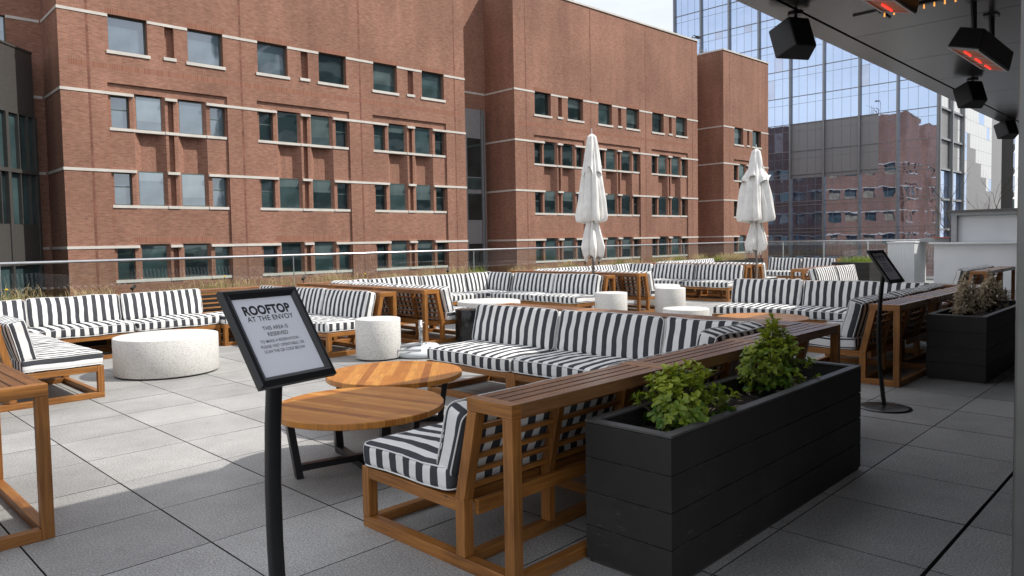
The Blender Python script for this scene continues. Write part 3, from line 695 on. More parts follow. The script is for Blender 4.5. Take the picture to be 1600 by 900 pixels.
# ================================================================ SOFA MODULES
ZL, D0 = .86, 1.24
cache = {}
def wood_parts(L, D, corner):
    key = (round(L, 3), round(D, 3), corner)
    if key in cache: return cache[key]
    t = .062; res = {}
    fr = MB(hash(key) & 255); lg = []; bk = MB(9); ld = MB(10)
    def xf(side):
        if side is None: return None
        if side == 'r': return lambda p: Vector((L - p.y, p.x, p.z))
        return lambda p: Vector((p.y, p.x, p.z))
    # base runners and rails
    fr.box(0, t, t, D - .002, 0, .062); fr.box(L - t, L, t, D - .002, 0, .062)
    fr.box(t, L - t, .002, t - .004, 0, .058); fr.box(t, L - t, .36, .415, 0, .058); fr.box(t, L - t, D - .058, D - .004, 0, .058)
    for x0 in (0, L - t): fr.box(x0 + .002, x0 + t - .002, .40, D - t, .283, .345)
    fr.box(t, L - t, D - .058, D - .004, .284, .343); fr.box(t, L - t, .42, .48, .284, .343)
    nb = 5
    for k in range(nb): y = .52 + k * (D - .62) / (nb - 1) - .03; fr.box(t, L - t, y - .03, y + .03, .318, .34)
    for x0 in (0, L - t):
        g = MB(3); g.box(x0, x0 + t, D - t, D, .064, .345); lg.append(('front_leg', g))
        g = MB(4); g.box(x0, x0 + t, 0, t, 0, ZL - .065); lg.append(('rear_leg', g))
    def back(side, u0, u1, ends=(True, True)):
        bk.T = xf(side); ld.T = xf(side)
        n = max(2, int(round((u1 - u0) / .6)) + 1)
        for k in range(n):
            a = u0 + (u1 - u0 - t) * k / (n - 1); e = 0 if k in (0, n - 1) else .008
            a0, a1 = a + e, a + t - e
            bk.hexa([(a0, .335, .064), (a1, .335, .064), (a1, .40, .064), (a0, .40, .064), (a0, .335, .345), (a1, .335, .345), (a1, .40, .345), (a0, .40, .345)])
            bk.hexa([(a0, .335, .346), (a1, .335, .346), (a1, .40, .346), (a0, .40, .346), (a0, .235, ZL - .066), (a1, .235, ZL - .066), (a1, .297, ZL - .066), (a0, .297, ZL - .066)])
        for k in range(6):
            z = .385 + k * .076; y = .40 - (z - .346) / .448 * .103
            bk.box(u0 + .012, u1 - .012, y - .040, y - .012, z, z + .024)
        bk.box(u0 + t, u1 - t, .30, .332, .27, .343)
        # ledge
        for j in range(4): ld.box(u0 + t + .001, u1 - t - .001, .024 + j * .0685, .024 + j * .0685 + .054, ZL - .028, ZL - .001)
        ld.box(u0 + t, u1 - t, 0, .022, ZL - .065, ZL); ld.box(u0 + t, u1 - t, .287, .30, ZL - .06, ZL - .03)
        for a in ((u0,) if side else (u0, u1 - t)) if not (side) else (u1 - t,): ld.box(a, a + t, 0, .30, ZL - .064, ZL + .001, 1)
        if side: ld.box(u0, u0 + t, .002, .298, ZL - .064, ZL)
        bk.T = ld.T = None
    back(None, 0, L)
    if corner: back(corner, .305, D)
    res['frame'] = fr.mesh('frame', 'wood'); res['legs'] = [(n, g.mesh(n, 'wood')) for n, g in lg]
    res['slatted_back'] = bk.mesh('slatted_back', 'wood'); res['ledge'] = ld.mesh('ledge', ['wood_top', 'wood'])
    cache[key] = res; return res
def cushion(L, T_, H_, flat, mode, seed=0, bulge=.018):
    """box cushion centred on origin; flat: seat (x length, y depth T_, z thick H_); else back (x, y thick, z height)"""
    key = ('c', round(L, 2), round(T_, 2), round(H_, 2), flat, mode, seed)
    if key in cache: return cache[key]
    rad = .038; dims = (L / 2, T_ / 2, H_ / 2); nx = max(8, int(L / .07)); ns = [nx, 10 if T_ > .3 else 6, 10 if H_ > .3 else 6]
    def g(n, h):  # parameter positions denser near edges
        inn = [-h + rad + (2 * h - 2 * rad) * i / n for i in range(n + 1)]
        e = [rad * v for v in (1, .62, .3)]; return [-h + rad - v for v in e] + inn + [h - rad + v for v in e[::-1]]
    G = [g(ns[i], dims[i]) for i in range(3)]; b = MB()
    verts = {}; V = []
    big = 2 if flat else 1
    sd = seed * 7.3
    def vert(p):
        k = tuple(round(c, 4) for c in p)
        if k in verts: return verts[k]
        q = Vector(p); inner = Vector([max(-dims[i] + rad, min(dims[i] - rad, p[i])) for i in range(3)]); d = q - inner
        if d.length > 1e-9:
            mxc = max(abs(c) for c in d); q = inner + d.normalized() * mxc
        ax = [i for i in range(3) if i != big]
        f = max(0, 1 - (p[ax[0]] / dims[ax[0]]) ** 4) * max(0, 1 - (p[ax[1]] / dims[ax[1]]) ** 2)
        sgn = p[big] / dims[big]; q[big] += sgn * bulge * f
        nzv = noise.noise_vector(Vector((q.x * 3 + sd, q.y * 3, q.z * 3))) * .013 + noise.noise_vector(Vector((q.x * 9 + sd, q.y * 9, q.z * 9))) * .006
        q += nzv
        verts[k] = len(V); V.append((tuple(q), p)); return verts[k]
    F = []; UV = []
    for ax in range(3):
        o1, o2 = [i for i in range(3) if i != ax]
        for sgn in (-1, 1):
            for i in range(len(G[o1]) - 1):
                for j in range(len(G[o2]) - 1):
                    ps = []
                    for (a, c) in ((i, j), (i + 1, j), (i + 1, j + 1), (i, j + 1)):
                        p = [0, 0, 0]; p[ax] = sgn * dims[ax]; p[o1] = G[o1][a]; p[o2] = G[o2][c]; ps.append(p)
                    if (sgn > 0) == (ax == 1): ps.reverse()
                    F.append(tuple(vert(p) for p in ps))
                    for p in ps:
                        if ax == 0: u = (p[1] if (flat and mode == 'A') else (p[1] * .9 + .03 if not flat else p[2] * .8 + .06))
                        else: u = p[0]
                        UV.append((u + 5.0 * .118 + .03 + seed * .013, p[1] + p[2]))
    b.v = [v[0] for v in V]; b.f = F; b.uv = UV; b.mi = [0] * len(F)
    me = b.mesh('cushion', 'stripe', True)
    # piping round both big faces
    pb = MB()
    for sg in (-1, 1):
        pts = []; a_, c_2 = [i for i in range(3) if i != big]; e = rad * .35
        n = 44; ha, hc = dims[a_] - e * .3, dims[c_2] - e * .3; rc = .05
        for (cx, cz, a0) in ((ha - rc, hc - rc, 0), (-ha + rc, hc - rc, 90), (-ha + rc, -hc + rc, 180), (ha - rc, -hc + rc, 270)):
            for k in range(5): t = R(a0 + k * 22.5); pts.append((cx + rc * math.cos(t), cz + rc * math.sin(t)))
        loop = []
        for i in range(len(pts)):
            p, q = pts[i], pts[(i + 1) % len(pts)]; dd = math.hypot(q[0] - p[0], q[1] - p[1]); m_ = max(1, int(dd / .15))
            for j in range(m_):
                u = j / m_; P3 = [0, 0, 0]; P3[a_] = p[0] + (q[0] - p[0]) * u; P3[c_2] = p[1] + (q[1] - p[1]) * u; P3[big] = sg * (dims[big] - rad * .28)
                nv = noise.noise_vector(Vector((P3[0] * 3 + sd, P3[1] * 3, P3[2] * 3))) * .013; loop.append(Vector(P3) + nv)
        pb.tube(loop, .0045, 6, closed=True, cap=False)
    pm = pb.mesh('piping', 'piping', True)
    cache[key] = (me, pm); return cache[key]
SOFAG = {}
rj = random.Random(77)
def add_cushion(name, root, L, T_, H_, flat, mode, loc, rot, seed):
    me, pm = cushion(L, T_, H_, flat, mode, seed)
    j = [rj.uniform(-.006, .006) for _ in range(3)]
    o = put(name, me, root, (loc[0] + j[0], loc[1] + j[1], loc[2]), (rot[0] + rj.uniform(-.012, .012), rot[1] + rj.uniform(-.006, .006), rot[2] + rj.uniform(-.008, .008)))
    put('piping', pm, o)
def module(ox, oy, rot, L, label, group, corner=None, D=D0, mode='B', cush=True, skipback=False, bh=.425):
    root = thing('corner_sofa_module' if corner else 'sofa_module', label, 'sofa', (ox, oy, 0), R(rot), group)
    wp_ = wood_parts(L, D, corner)
    put('frame', wp_['frame'], root, bevel=.004)
    for n, me in wp_['legs']: put(n, me, root, bevel=.004)
    put('slatted_back', wp_['slatted_back'], root, bevel=.003); put('ledge', wp_['ledge'], root, bevel=.003)
    if not cush: return root
    sd = rj.randrange(4); th = R(12)
    add_cushion('seat_cushion', root, L - .015, D - .44, .135, True, mode, (L / 2, .44 + (D - .44) / 2 + .008, .345 + .073), (0, 0, 0), sd)
    H_, T_ = bh, .155; zc, yc = .465 + bh / 2 * .97, .475 + (min(D, 1.30) - 1.2) * .7; th = R(14)
    if bh < .41: T_, zc, yc, th = .14, .615, .455, R(18)
    if corner is None: add_cushion('back_cushion', root, L - .02, T_, H_, False, mode, (L / 2, yc, zc), (th, 0, 0), sd)
    else:
        Lb = L - .46; xc = Lb / 2 + .01 if corner == 'r' else L - Lb / 2 - .01
        if not skipback: add_cushion('back_cushion', root, Lb, T_, H_, False, mode, (xc, yc, zc), (th, 0, 0), sd)
        Lc = D - .48; yy = D - Lc / 2 - .005
        if corner == 'r': add_cushion('back_cushion', root, Lc, T_, H_, False, mode, (L - yc, yy, zc), (th, 0, R(90)), sd)
        else: add_cushion('back_cushion', root, Lc, T_, H_, False, mode, (yc, yy, zc), (th, 0, R(-90)), sd)
    return root
GF = 'slatted teak sofa modules in the foreground seating group'
module(2.31, 2.28, 0, 1.29, 'nearest striped sofa module, its open teak end frame beside the dark planter', GF, mode='A', bh=.38, D=1.2)
module(3.60, 2.28, 0, 1.28, 'second striped sofa module behind the green shrubs of the near planter', GF, mode='A', bh=.385, D=1.2)
module(4.88, 2.28, 0, 1.32, 'corner sofa module at the far end of the near dark planter', GF, corner='r', D=1.32, mode='A')
module(6.20, 3.60, 90, 1.25, 'striped sofa module facing left, next to the foreground corner seat', GF, D=1.30, mode='A')
module(6.20, 4.85, 90, 1.25, 'striped sofa module facing left, directly right of the black drum table', GF, D=1.30, mode='A')
GR = 'slatted teak sofa modules behind the second sign'
module(8.20, 2.42, 0, 1.28, 'striped sofa module whose teak end frame stands right behind the second sign post', GR)
module(9.48, 2.42, 0, 1.28, 'striped sofa module behind the planter of dried shrubs, second from the sign', GR)
module(10.76, 2.42, 0, 1.32, 'corner sofa module behind the planter of dried shrubs', GR, corner='r', D=1.28, mode='A')
module(12.08, 3.62, 90, 1.21, 'striped sofa module just left of the second sign post, facing left', GR, mode='A')
module(12.08, 4.83, 90, 1.21, 'striped sofa module facing left, right of the two white tables in the middle', GR, mode='A')
GL = 'slatted teak sofa modules in the left seating group'
module(1.06, 4.62, 90, 1.3, 'teak bench module cut by the left picture edge, its slatted ledge in front', GL, D=1.2)
module(1.30, 9.97, -90, 1.37, 'striped sofa module at the far left with its seat end towards the viewer', GL, D=1.2)
module(1.30, 11.40, -90, 1.43, 'striped sofa module between the far left end seat and the left corner', GL, D=1.2)
module(2.57, 12.72, 180, 1.27, 'corner sofa module at the far left behind the striped end seat', GL, corner='r', D=1.32)
module(3.82, 12.72, 180, 1.25, 'striped sofa module behind the left part of the big white drum table at the left', GL, D=1.2)
module(5.07, 12.72, 180, 1.25, 'striped sofa module behind the right part of the big white drum table at the left', GL, D=1.2)
module(6.68, 12.72, 180, 1.60, 'corner sofa module with bare slats showing, just left of the reserved sign', GL, corner='l', D=1.32, skipback=True)
module(6.68, 9.00, 90, 1.2, 'striped sofa module right of the reserved sign, behind the small white drum', GL, mode='A', D=1.2)
module(6.68, 10.20, 90, 1.2, 'striped sofa module partly hidden by the right edge of the reserved sign', GL, mode='A', D=1.2)
GG = 'slatted teak sofa modules in the middle seating group'
module(7.10, 10.15, -90, 1.3, 'sofa module showing its latticed back behind the loose umbrella base', GG)
module(7.10, 11.42, -90, 1.27, 'sofa module second along the latticed back that starts at the umbrella base', GG)
module(8.40, 12.72, 180, 1.30, 'corner sofa module at the left end of the middle back row', GG, corner='r', D=1.30)
module(9.68, 12.72, 180, 1.28, 'striped sofa module in the middle back row, left of two', GG)
module(10.94, 12.72, 180, 1.26, 'striped sofa module in the middle back row beside its right corner', GG)
module(12.20, 12.72, 180, 1.26, 'corner sofa module behind the wide white table in the middle', GG, corner='l', D=1.32)
module(12.20, 8.98, 90, 1.21, 'striped sofa module left of the white drum table, nearest to it', GG)
module(12.20, 10.19, 90, 1.21, 'striped sofa module between the middle corner and the one by the white drum', GG)
GK = 'slatted teak sofa modules in the seating group between the umbrellas'
module(12.85, 10.15, -90, 1.3, 'sofa module with latticed back between the two small white drums', GK)
module(12.85, 11.42, -90, 1.27, 'sofa module with latticed back under the nearer closed umbrella', GK)
module(14.15, 12.72, 180, 1.30, 'corner sofa module behind the nearer closed umbrella', GK, corner='r', D=1.30)
module(15.35, 12.72, 180, 1.20, 'striped sofa module in the back row just right of the nearer umbrella', GK)
module(16.50, 12.72, 180, 1.15, 'striped sofa module in the back row, second right of the nearer umbrella', GK)
module(17.75, 12.72, 180, 1.25, 'corner sofa module between the two umbrellas', GK, corner='l', D=1.32)
module(17.75, 8.75, 90, 1.31, 'striped sofa module with open teak base left of the farther umbrella', GK)
module(17.75, 10.06, 90, 1.31, 'striped sofa module between the one with the open teak base and the corner', GK)
GM = 'slatted teak sofa modules in the farthest seating group'
module(18.25, 10.1, -90, 1.25, 'sofa module with latticed back right behind the farther umbrella pole', GM)
module(18.25, 11.4, -90, 1.3, 'sofa module with long ledge running back from the farther umbrella pole', GM)
module(19.55, 12.72, 180, 1.30, 'corner sofa module farthest back, left end of the last row', GM, corner='r', D=1.30)
module(20.80, 12.72, 180, 1.25, 'farthest striped sofa module, left of two below the glass railing', GM)
module(22.05, 12.72, 180, 1.25, 'farthest striped sofa module, right of two below the glass railing', GM)
module(23.45, 8.62, 90, 1.0, 'striped sofa module beside the square grassy planter at the back', GM)
module(23.45, 9.66, 90, 1.05, 'striped sofa module right of the farther closed umbrella, facing the viewer', GM)
GS = 'slatted teak sofa modules near the white bar'
module(17.15, 6.95, 180, 1.2, 'thin striped sofa seen from its end before the grassy planter, left of two', GS)
module(18.35, 6.95, 180, 1.2, 'thin striped sofa seen from its end before the grassy planter, right of two', GS)
module(16.2, 3.25, 0, 1.25, 'teak sofa module in front of the white bar wall, its end towards the viewer', GS)
module(17.45, 3.25, 0, 1.25, 'teak sofa module in front of the white bar wall, farther of two', GS)

# ================================================================ TABLES
def round_table(x, y, r, z, ang, label, seed):
    t = thing('round_table', label, 'table', (x, y, 0), 0, 'round slatted wood tables')
    b = MB(seed); b.lathe([(r - .004, z - .045), (r, z - .041), (r, z - .005), (r - .004, z)], 72, rot=ang)
    b.obj('tabletop', 'table', t)
    for k in range(2):
        g = MB(); a = R(20) + k * R(90) + seed
        g.T = lambda p, a=a: Vector((p.x * math.cos(a) - p.y * math.sin(a), p.x * math.sin(a) + p.y * math.cos(a), p.z))
        zb = 0.0 if k == 0 else .0; q = r * .80; h = .03
        for sg in (-1, 1):
            g.hexa([(sg * (q - .06), -h, zb), (sg * (q - .06) + .048, -h, zb), (sg * (q - .06) + .048, h, zb), (sg * (q - .06), h, zb), (sg * q, -h, z - .06), (sg * q + .048, -h, z - .06), (sg * q + .048, h, z - .06), (sg * q, h, z - .06)])
        g.box(-q + .05, q - .03, -h + .002, h - .002, .004 + k * .048, .05 + k * .046); g.box(-q, q, -h + .001, h - .001, z - .062 - k * .014, z - .048 - k * .014)
        g.obj('leg_frame', 'black_metal', t, bevel=.003)
round_table(2.93, 4.42, .60, .46, R(76), 'round wooden table nearest to the sign, in the foreground', 1)
round_table(3.89, 5.30, .60, .45, R(-47.8), 'round wooden table with diagonal planks just behind the nearest one', 2)
round_table(9.92, 4.73, .62, .45, R(30), 'round wooden table on the far side of the foreground sofa ledge', 3)
def drum(name, x, y, d, h, mat, label, group):
    t = thing(name, label, 'table', (x, y, 0), 0, group)
    b = MB(); r = d / 2; b.lathe([(r - .006, .022), (r, .03), (r, h - .012), (r - .004, h - .003), (r - .014, h)], 72); o = b.obj('table_body', mat, t, True)
    b.v and None
    md = o.modifiers.new('edge', 'EDGE_SPLIT'); md.split_angle = R(50)
    b = MB(); b.lathe([(r - .03, 0), (r - .03, .0225)], 40); b.obj('plinth', 'black', t)
WD = 'white terrazzo drum tables'
drum('drum_table', 3.55, 9.67, 1.23, .48, 'terrazzo', 'large white terrazzo drum table at the left in the sun', WD)
drum('drum_table', 9.62, 10.05, 1.2, .47, 'terrazzo', 'wide white terrazzo table behind the black drum', WD)
drum('drum_table', 15.05, 9.85, 1.1, .47, 'terrazzo', 'wide white terrazzo table peeking out behind the right small drum', WD)
drum('drum_table', 10.3, 6.2, .73, .47, 'terrazzo', 'low white terrazzo table beyond the foreground sofa backs', WD)
drum('side_drum', 5.92, 8.42, .62, .56, 'terrazzo', 'tall speckled white drum directly right of the reserved sign', WD)
drum('side_drum', 11.4, 8.5, .62, .57, 'terrazzo', 'small white drum just left of the latticed sofa end in the middle', WD)
drum('side_drum', 12.98, 8.18, .62, .58, 'terrazzo', 'small white drum just right of the latticed sofa end in the middle', WD)
drum('side_drum', 7.82, 8.62, .46, .53, 'gloss_black', 'glossy black drum table behind the foreground sofa', 'black drum table')

# ================================================================ UMBRELLAS
def umbrella(x, y, seed, label, wide):
    t = thing('closed_umbrella', label, 'umbrella', (x, y, 0), 0, 'closed white umbrellas')
    b = MB(); b.tube([(0, 0, .05), (0, 0, 3.84)], .026, 12); b.obj('pole', 'pole', t, True)
    b = MB(); b.lathe([(.02, 3.80), (.03, 3.83), (.012, 3.86), (.01, 3.94), (.002, 3.97)], 10); b.obj('finial', 'white_plastic', t)
    ph = seed * 1.3; rr = random.Random(seed)
    def fold(depth, n=8):
        def f(tt, z, i):
            w_t = tt + .16 * noise.noise(Vector((math.cos(tt) + ph, math.sin(tt), z * .8)))
            u = (n * w_t / (2 * math.pi) + ph) % 1; tri = 1 - abs(2 * u - 1); crease = tri ** .7
            u2 = (n * 2.7 * w_t / (2 * math.pi) + z * .25) % 1; t2 = 1 - abs(2 * u2 - 1)
            ov = math.sin(2 * tt + ph) * .10 + noise.noise(Vector((math.cos(tt) * 2.3 + ph, math.sin(tt) * 2.3, z * 1.3))) * .5
            return 1 - depth * (1 - crease) * .75 - depth * (1 - t2) * .14 + depth * ov * .55
        return f
    def prof(pts, n=26):
        out = []
        for k in range(n):
            u = k / (n - 1) * (len(pts) - 1); i = min(int(u), len(pts) - 2); a = u - i; s2 = a
            out.append((pts[i][0] + (pts[i + 1][0] - pts[i][0]) * s2, pts[i][1] + (pts[i + 1][1] - pts[i][1]) * a))
        return out
    w_ = wide
    def cloth(name, pts, depth, n=8, hem=.0):
        b = MB(); N = 176; pr = prof(pts)
        b.lathe(pr, N, fn=fold(depth, n))
        # drop cap faces, wavy hem
        nn = len(pr) * N
        for j in range(N):
            tt = 2 * math.pi * j / N; dz = hem * (abs(math.sin(n / 2 * tt + ph)) * 1.3 + .6 * math.sin(3 * tt + ph))
            for i in range(6):
                p = b.v[i * N + j]; b.v[i * N + j] = (p[0], p[1], p[2] + dz * (1 - i / 6))
        b.f = b.f[:-2]; b.uv = b.uv[:-2 * N]; b.mi = b.mi[:-2]
        return b.obj(name, 'umbrella', t, True)
    cloth('lower_canopy', [(.20, 1.10), (.25, 1.20), (.30, 1.42), (.21, 1.72), (.14, 1.97), (.13, 2.06)], .60, 6, .20)
    cloth('upper_canopy', [(.16 * w_, 1.95), (.33 * w_, 1.97), (.355 * w_, 2.10), (.30 * w_, 2.5), (.24 * w_, 2.95), (.18, 3.4), (.11, 3.72), (.05, 3.82)], .55, 7, .04)
    cloth('vent_flap', [(.25 * w_, 2.95), (.235 * w_, 3.10), (.19, 3.35), (.15, 3.62), (.11, 3.79), (.03, 3.85)], .45, 6, .12)
    b = MB(); b.lathe([(.118, 1.99), (.124, 2.01), (.118, 2.035)], 24, fn=fold(.15)); b.obj('tie_strap', 'umbrella', t, True)
    b = MB(); b.lathe([(.38, 0), (.40, .03), (.38, .07), (.2, .10), (.05, .11), (.045, .4), (.03, .4)], 32); b.obj('base', 'white_plastic', t, True)
    b = MB()
    for k in range(6):
        a = k * 1.047 + ph; b.tube([(.03 * math.cos(a), .03 * math.sin(a), 1.35), (.08 * math.cos(a), .08 * math.sin(a), 1.17)], .008, 5)
    b.lathe([(.045, 1.20), (.05, 1.24), (.045, 1.30)], 12); b.obj('ribs', 'pole', t)
umbrella(12.52, 9.8, 3, 'tall closed white umbrella tied at the waist, the nearer left one', 1.0)
umbrella(18.0, 8.75, 8, 'closed white umbrella in front of the brick wall, the farther right one', 1.5)
UB = thing('umbrella_base', 'loose white round umbrella base with steel tube stub behind the small drum', 'umbrella base', (6.46, 8.16, 0))
b = MB(); b.lathe([(.34, 0), (.375, .02), (.38, .06), (.35, .095), (.30, .105), (.27, .125), (.24, .155), (.2, .16), (.04, .165)], 48); b.obj('weight', 'white_plastic', UB, True)
b = MB(); b.tube([(0, 0, .15), (0, 0, .50)], .028, 16); b.tube([(0, 0, .36), (0, 0, .42)], .034, 16); b.tube([(.03, 0, .46), (.07, 0, .46)], .008, 8); b.lathe([(.085, .162), (.085, .172), (.03, .18)], 24); b.obj('tube', 'steel', UB, True)
b = MB(); b.tube([(-.42, .15, .12), (-.02, -.20, .165)], .022, 12); b.tube([(-.35, -.05, .1), (-.1, -.3, .1)], .012, 8); b.obj('loose_tube', 'steel', label='short loose steel tube lying across the umbrella base', category='tube').location = (6.36, 8.2, 0.02)

# ================================================================ SIGNS
def sweep(b, path, w_, d_, n=12):
    k = len(b.v)
    for (y, z) in path:
        for j in range(n):
            t = 2 * math.pi * j / n; cx = math.copysign(abs(math.cos(t)) ** .55, math.cos(t)); sy = math.copysign(abs(math.sin(t)) ** .55, math.sin(t))
            b.v.append((cx * w_ / 2, y + sy * d_ / 2, z))
    for i in range(len(path) - 1):
        for j in range(n):
            b.f.append((k + i * n + j, k + i * n + (j + 1) % n, k + (i + 1) * n + (j + 1) % n, k + (i + 1) * n + j)); b.mi.append(0); b.uv += [(0, 0)] * 4
    b.f.append(tuple(k + (len(path) - 1) * n + j for j in range(n))); b.mi.append(0); b.uv += [(0, 0)] * n
def text_mesh(lines, mat):
    """lines: (text, cap height, width, y, boldness) -> one mesh"""
    b = MB()
    for (s_, cap, width, y, bold) in lines:
        cu = bpy.data.curves.new('t', 'FONT'); cu.body = s_; cu.size = 1; cu.align_x = 'CENTER'; cu.offset = bold; cu.space_character = 1.06
        o = bpy.data.objects.new('t', cu); COL.objects.link(o); bpy.context.view_layer.update()
        me = bpy.data.meshes.new_from_object(o.evaluated_get(bpy.context.evaluated_depsgraph_get()))
        xs_ = [v.co.x for v in me.vertices]; ys_ = [v.co.y for v in me.vertices if True]
        sx = width / (max(xs_) - min(xs_)); cx = (max(xs_) + min(xs_)) / 2; sy = cap / .70
        k = len(b.v); b.v += [((v.co.x - cx) * sx, (v.co.y - .35) * sy + y, 0) for v in me.vertices]
        for p in me.polygons: b.f.append(tuple(k + i for i in p.vertices)); b.mi.append(0); b.uv += [(0, 0)] * len(p.vertices)
        bpy.data.objects.remove(o); bpy.data.curves.remove(cu); bpy.data.meshes.remove(me)
    return b.mesh('lettering', mat)
LINES = [('ROOFTOP', .032, .182, .098, .042), ('AT THE ENVOY', .0185, .178, .0655, .012), ('THIS AREA IS', .0140, .098, .028, .010), ('RESERVED', .0140, .078, .005, .010),
         ('TO MAKE A RESERVATION -', .0104, .156, -.0195, .006), ('PLEASE VISIT OPENTABLE, OR', .0104, .168, -.0385, .006), ('SCAN THE QR CODE BELOW', .0104, .158, -.0565, .006)]
TXT = text_mesh(LINES, 'ink')
def sign(x, y, yaw, label, ox=0, oy=0, tilt=34.8):
    t = thing('sign_stand', label, 'sign', (x, y, 0), R(yaw), 'black framed sign stands')
    b = MB(); path = [(0, .012), (.012, .10), (.03, .25), (.046, .42), (.054, .60), (.054, .80), (.044, 1.0), (.030, 1.14), (.018, 1.24), (.012, 1.275)]
    sweep(b, path, .058, .026); b.obj('post', 'black', t, True)
    b = MB(); b.lathe([(.228, 0), (.228, .008), (.19, .014), (.10, .021), (.045, .027), (.03, .03)], 48); b.obj('foot', 'black', t, True)
    W_, H_ = .300, .353
    bd = MB(); e = .034; d = .018
    def bar(p0, p1, q0, q1):  # outer p, inner q ; raised profile
        for z0, z1, a, c in ((-.004, .010, 0, .35), (.010, .014, .35, .7), (.014, .007, .7, 1)): pass
        prof_ = [(0, -.012), (0, .006), (.22, .013), (.55, .0145), (.85, .010), (1, .003)]
        for (u0, z0), (u1, z1) in zip(prof_, prof_[1:]):
            A = [p0[i] + (q0[i] - p0[i]) * u0 for i in (0, 1)]; B_ = [p1[i] + (q1[i] - p1[i]) * u0 for i in (0, 1)]
            C = [p1[i] + (q1[i] - p1[i]) * u1 for i in (0, 1)]; D_ = [p0[i] + (q0[i] - p0[i]) * u1 for i in (0, 1)]
            bd.quad((*A, z0), (*B_, z0), (*C, z1), (*D_, z1))
    o_ = [(-W_ / 2, -H_ / 2), (W_ / 2, -H_ / 2), (W_ / 2, H_ / 2), (-W_ / 2, H_ / 2)]; i_ = [(a + math.copysign(e, -a), c + math.copysign(e, -c)) for a, c in o_]
    for k in range(4): bar(o_[k], o_[(k + 1) % 4], i_[k], i_[(k + 1) % 4])
    bd.quad((*o_[3], -.012), (*o_[2], -.012), (*o_[1], -.012), (*o_[0], -.012))
    f = bd.obj('sign_frame', 'black', t); f.location = (ox, oy, 1.307); f.rotation_euler = (R(90 - tilt), 0, 0)
    p = MB(); p.box(-W_ / 2 + e - .002, W_ / 2 - e + .002, -H_ / 2 + e - .002, H_ / 2 - e + .002, -.002, .0015); p.obj('paper', 'paper', f)
    put('lettering', TXT, f, (0, 0, .0021))
sign(1.165, 2.215, 9.6, 'black sign stand in the foreground reading ROOFTOP AT THE ENVOY, area reserved')
sign(7.155, 2.235, -6.6, 'black sign stand farther right behind the near planter, seen edge on')

# ================================================================ PLANTERS AND SHRUBS
def planter(x0, x1, y0, y1, h, label, grp='charcoal board planters'):
    t = thing('planter', label, 'planter', (x0, y0, 0), 0, grp); W_, D_ = x1 - x0, y1 - y0; n = 4; g = .003; th = .03
    b = MB(6)
    for k in range(n):
        z0 = .015 + k * (h - .015) / n + g; z1 = .015 + (k + 1) * (h - .015) / n - g
        b.box(th + .0005, W_ - th - .0005, .0015, th, z0, z1); b.box(th + .0005, W_ - th - .0005, D_ - th, D_ - .0015, z0, z1); b.box(0, th, 0, D_, z0, z1); b.box(W_ - th, W_, 0, D_, z0, z1)
    b.obj('boards', 'planter', t, bevel=.002)
    b = MB(); b.box(.01, W_ - .01, .01, .025, .0, h - .01); b.box(.01, W_ - .01, D_ - .025, D_ - .01, 0, h - .01); b.box(.01, .025, .03, D_ - .03, 0, h - .01); b.box(W_ - .025, W_ - .01, .03, D_ - .03, 0, h - .01)
    b.obj('liner', 'gap', t)
    b = MB(); e = .052
    b.box(-.002, W_ + .002, -.002, e, h + .0005, h + .013); b.box(-.002, W_ + .002, D_ - e, D_ + .002, h + .0005, h + .013); b.box(-.002, e, e, D_ - e, h + .0005, h + .013); b.box(W_ - e, W_ + .002, e, D_ - e, h + .0005, h + .013)
    b.obj('rim', 'planter_rim', t, bevel=.002)
    b = MB(3); nx, ny = 60, 14
    P_ = lambda i, j: (.031 + (W_ - .062) * i / nx, .031 + (D_ - .062) * j / ny, h - .10 + .03 * noise.noise(Vector((i * .3 + x0, j * .35, 0))) + .012 * noise.noise(Vector((i * 1.3, j * 1.3, 5))))
    for i in range(nx):
        for j in range(ny): b.quad(P_(i, j), P_(i + 1, j), P_(i + 1, j + 1), P_(i, j + 1))
    b.obj('soil', 'soil', t)
    return t
planter(2.80, 5.17, 1.765, 2.255, .70, 'long charcoal planter in the foreground with two green shrubs')
planter(8.95, 11.35, 1.80, 2.37, .70, 'charcoal planter with dried brown shrubs at the right')
planter(21.7, 23.2, 7.2, 8.25, .80, 'square dark planter with green grass by the white bar wall')
grass('planter_grass', 'green_grass', 2200, (21.78, 23.1), (7.28, 8.18), .70, (.10, .30), 15, 'green grass in the square planter by the bar')
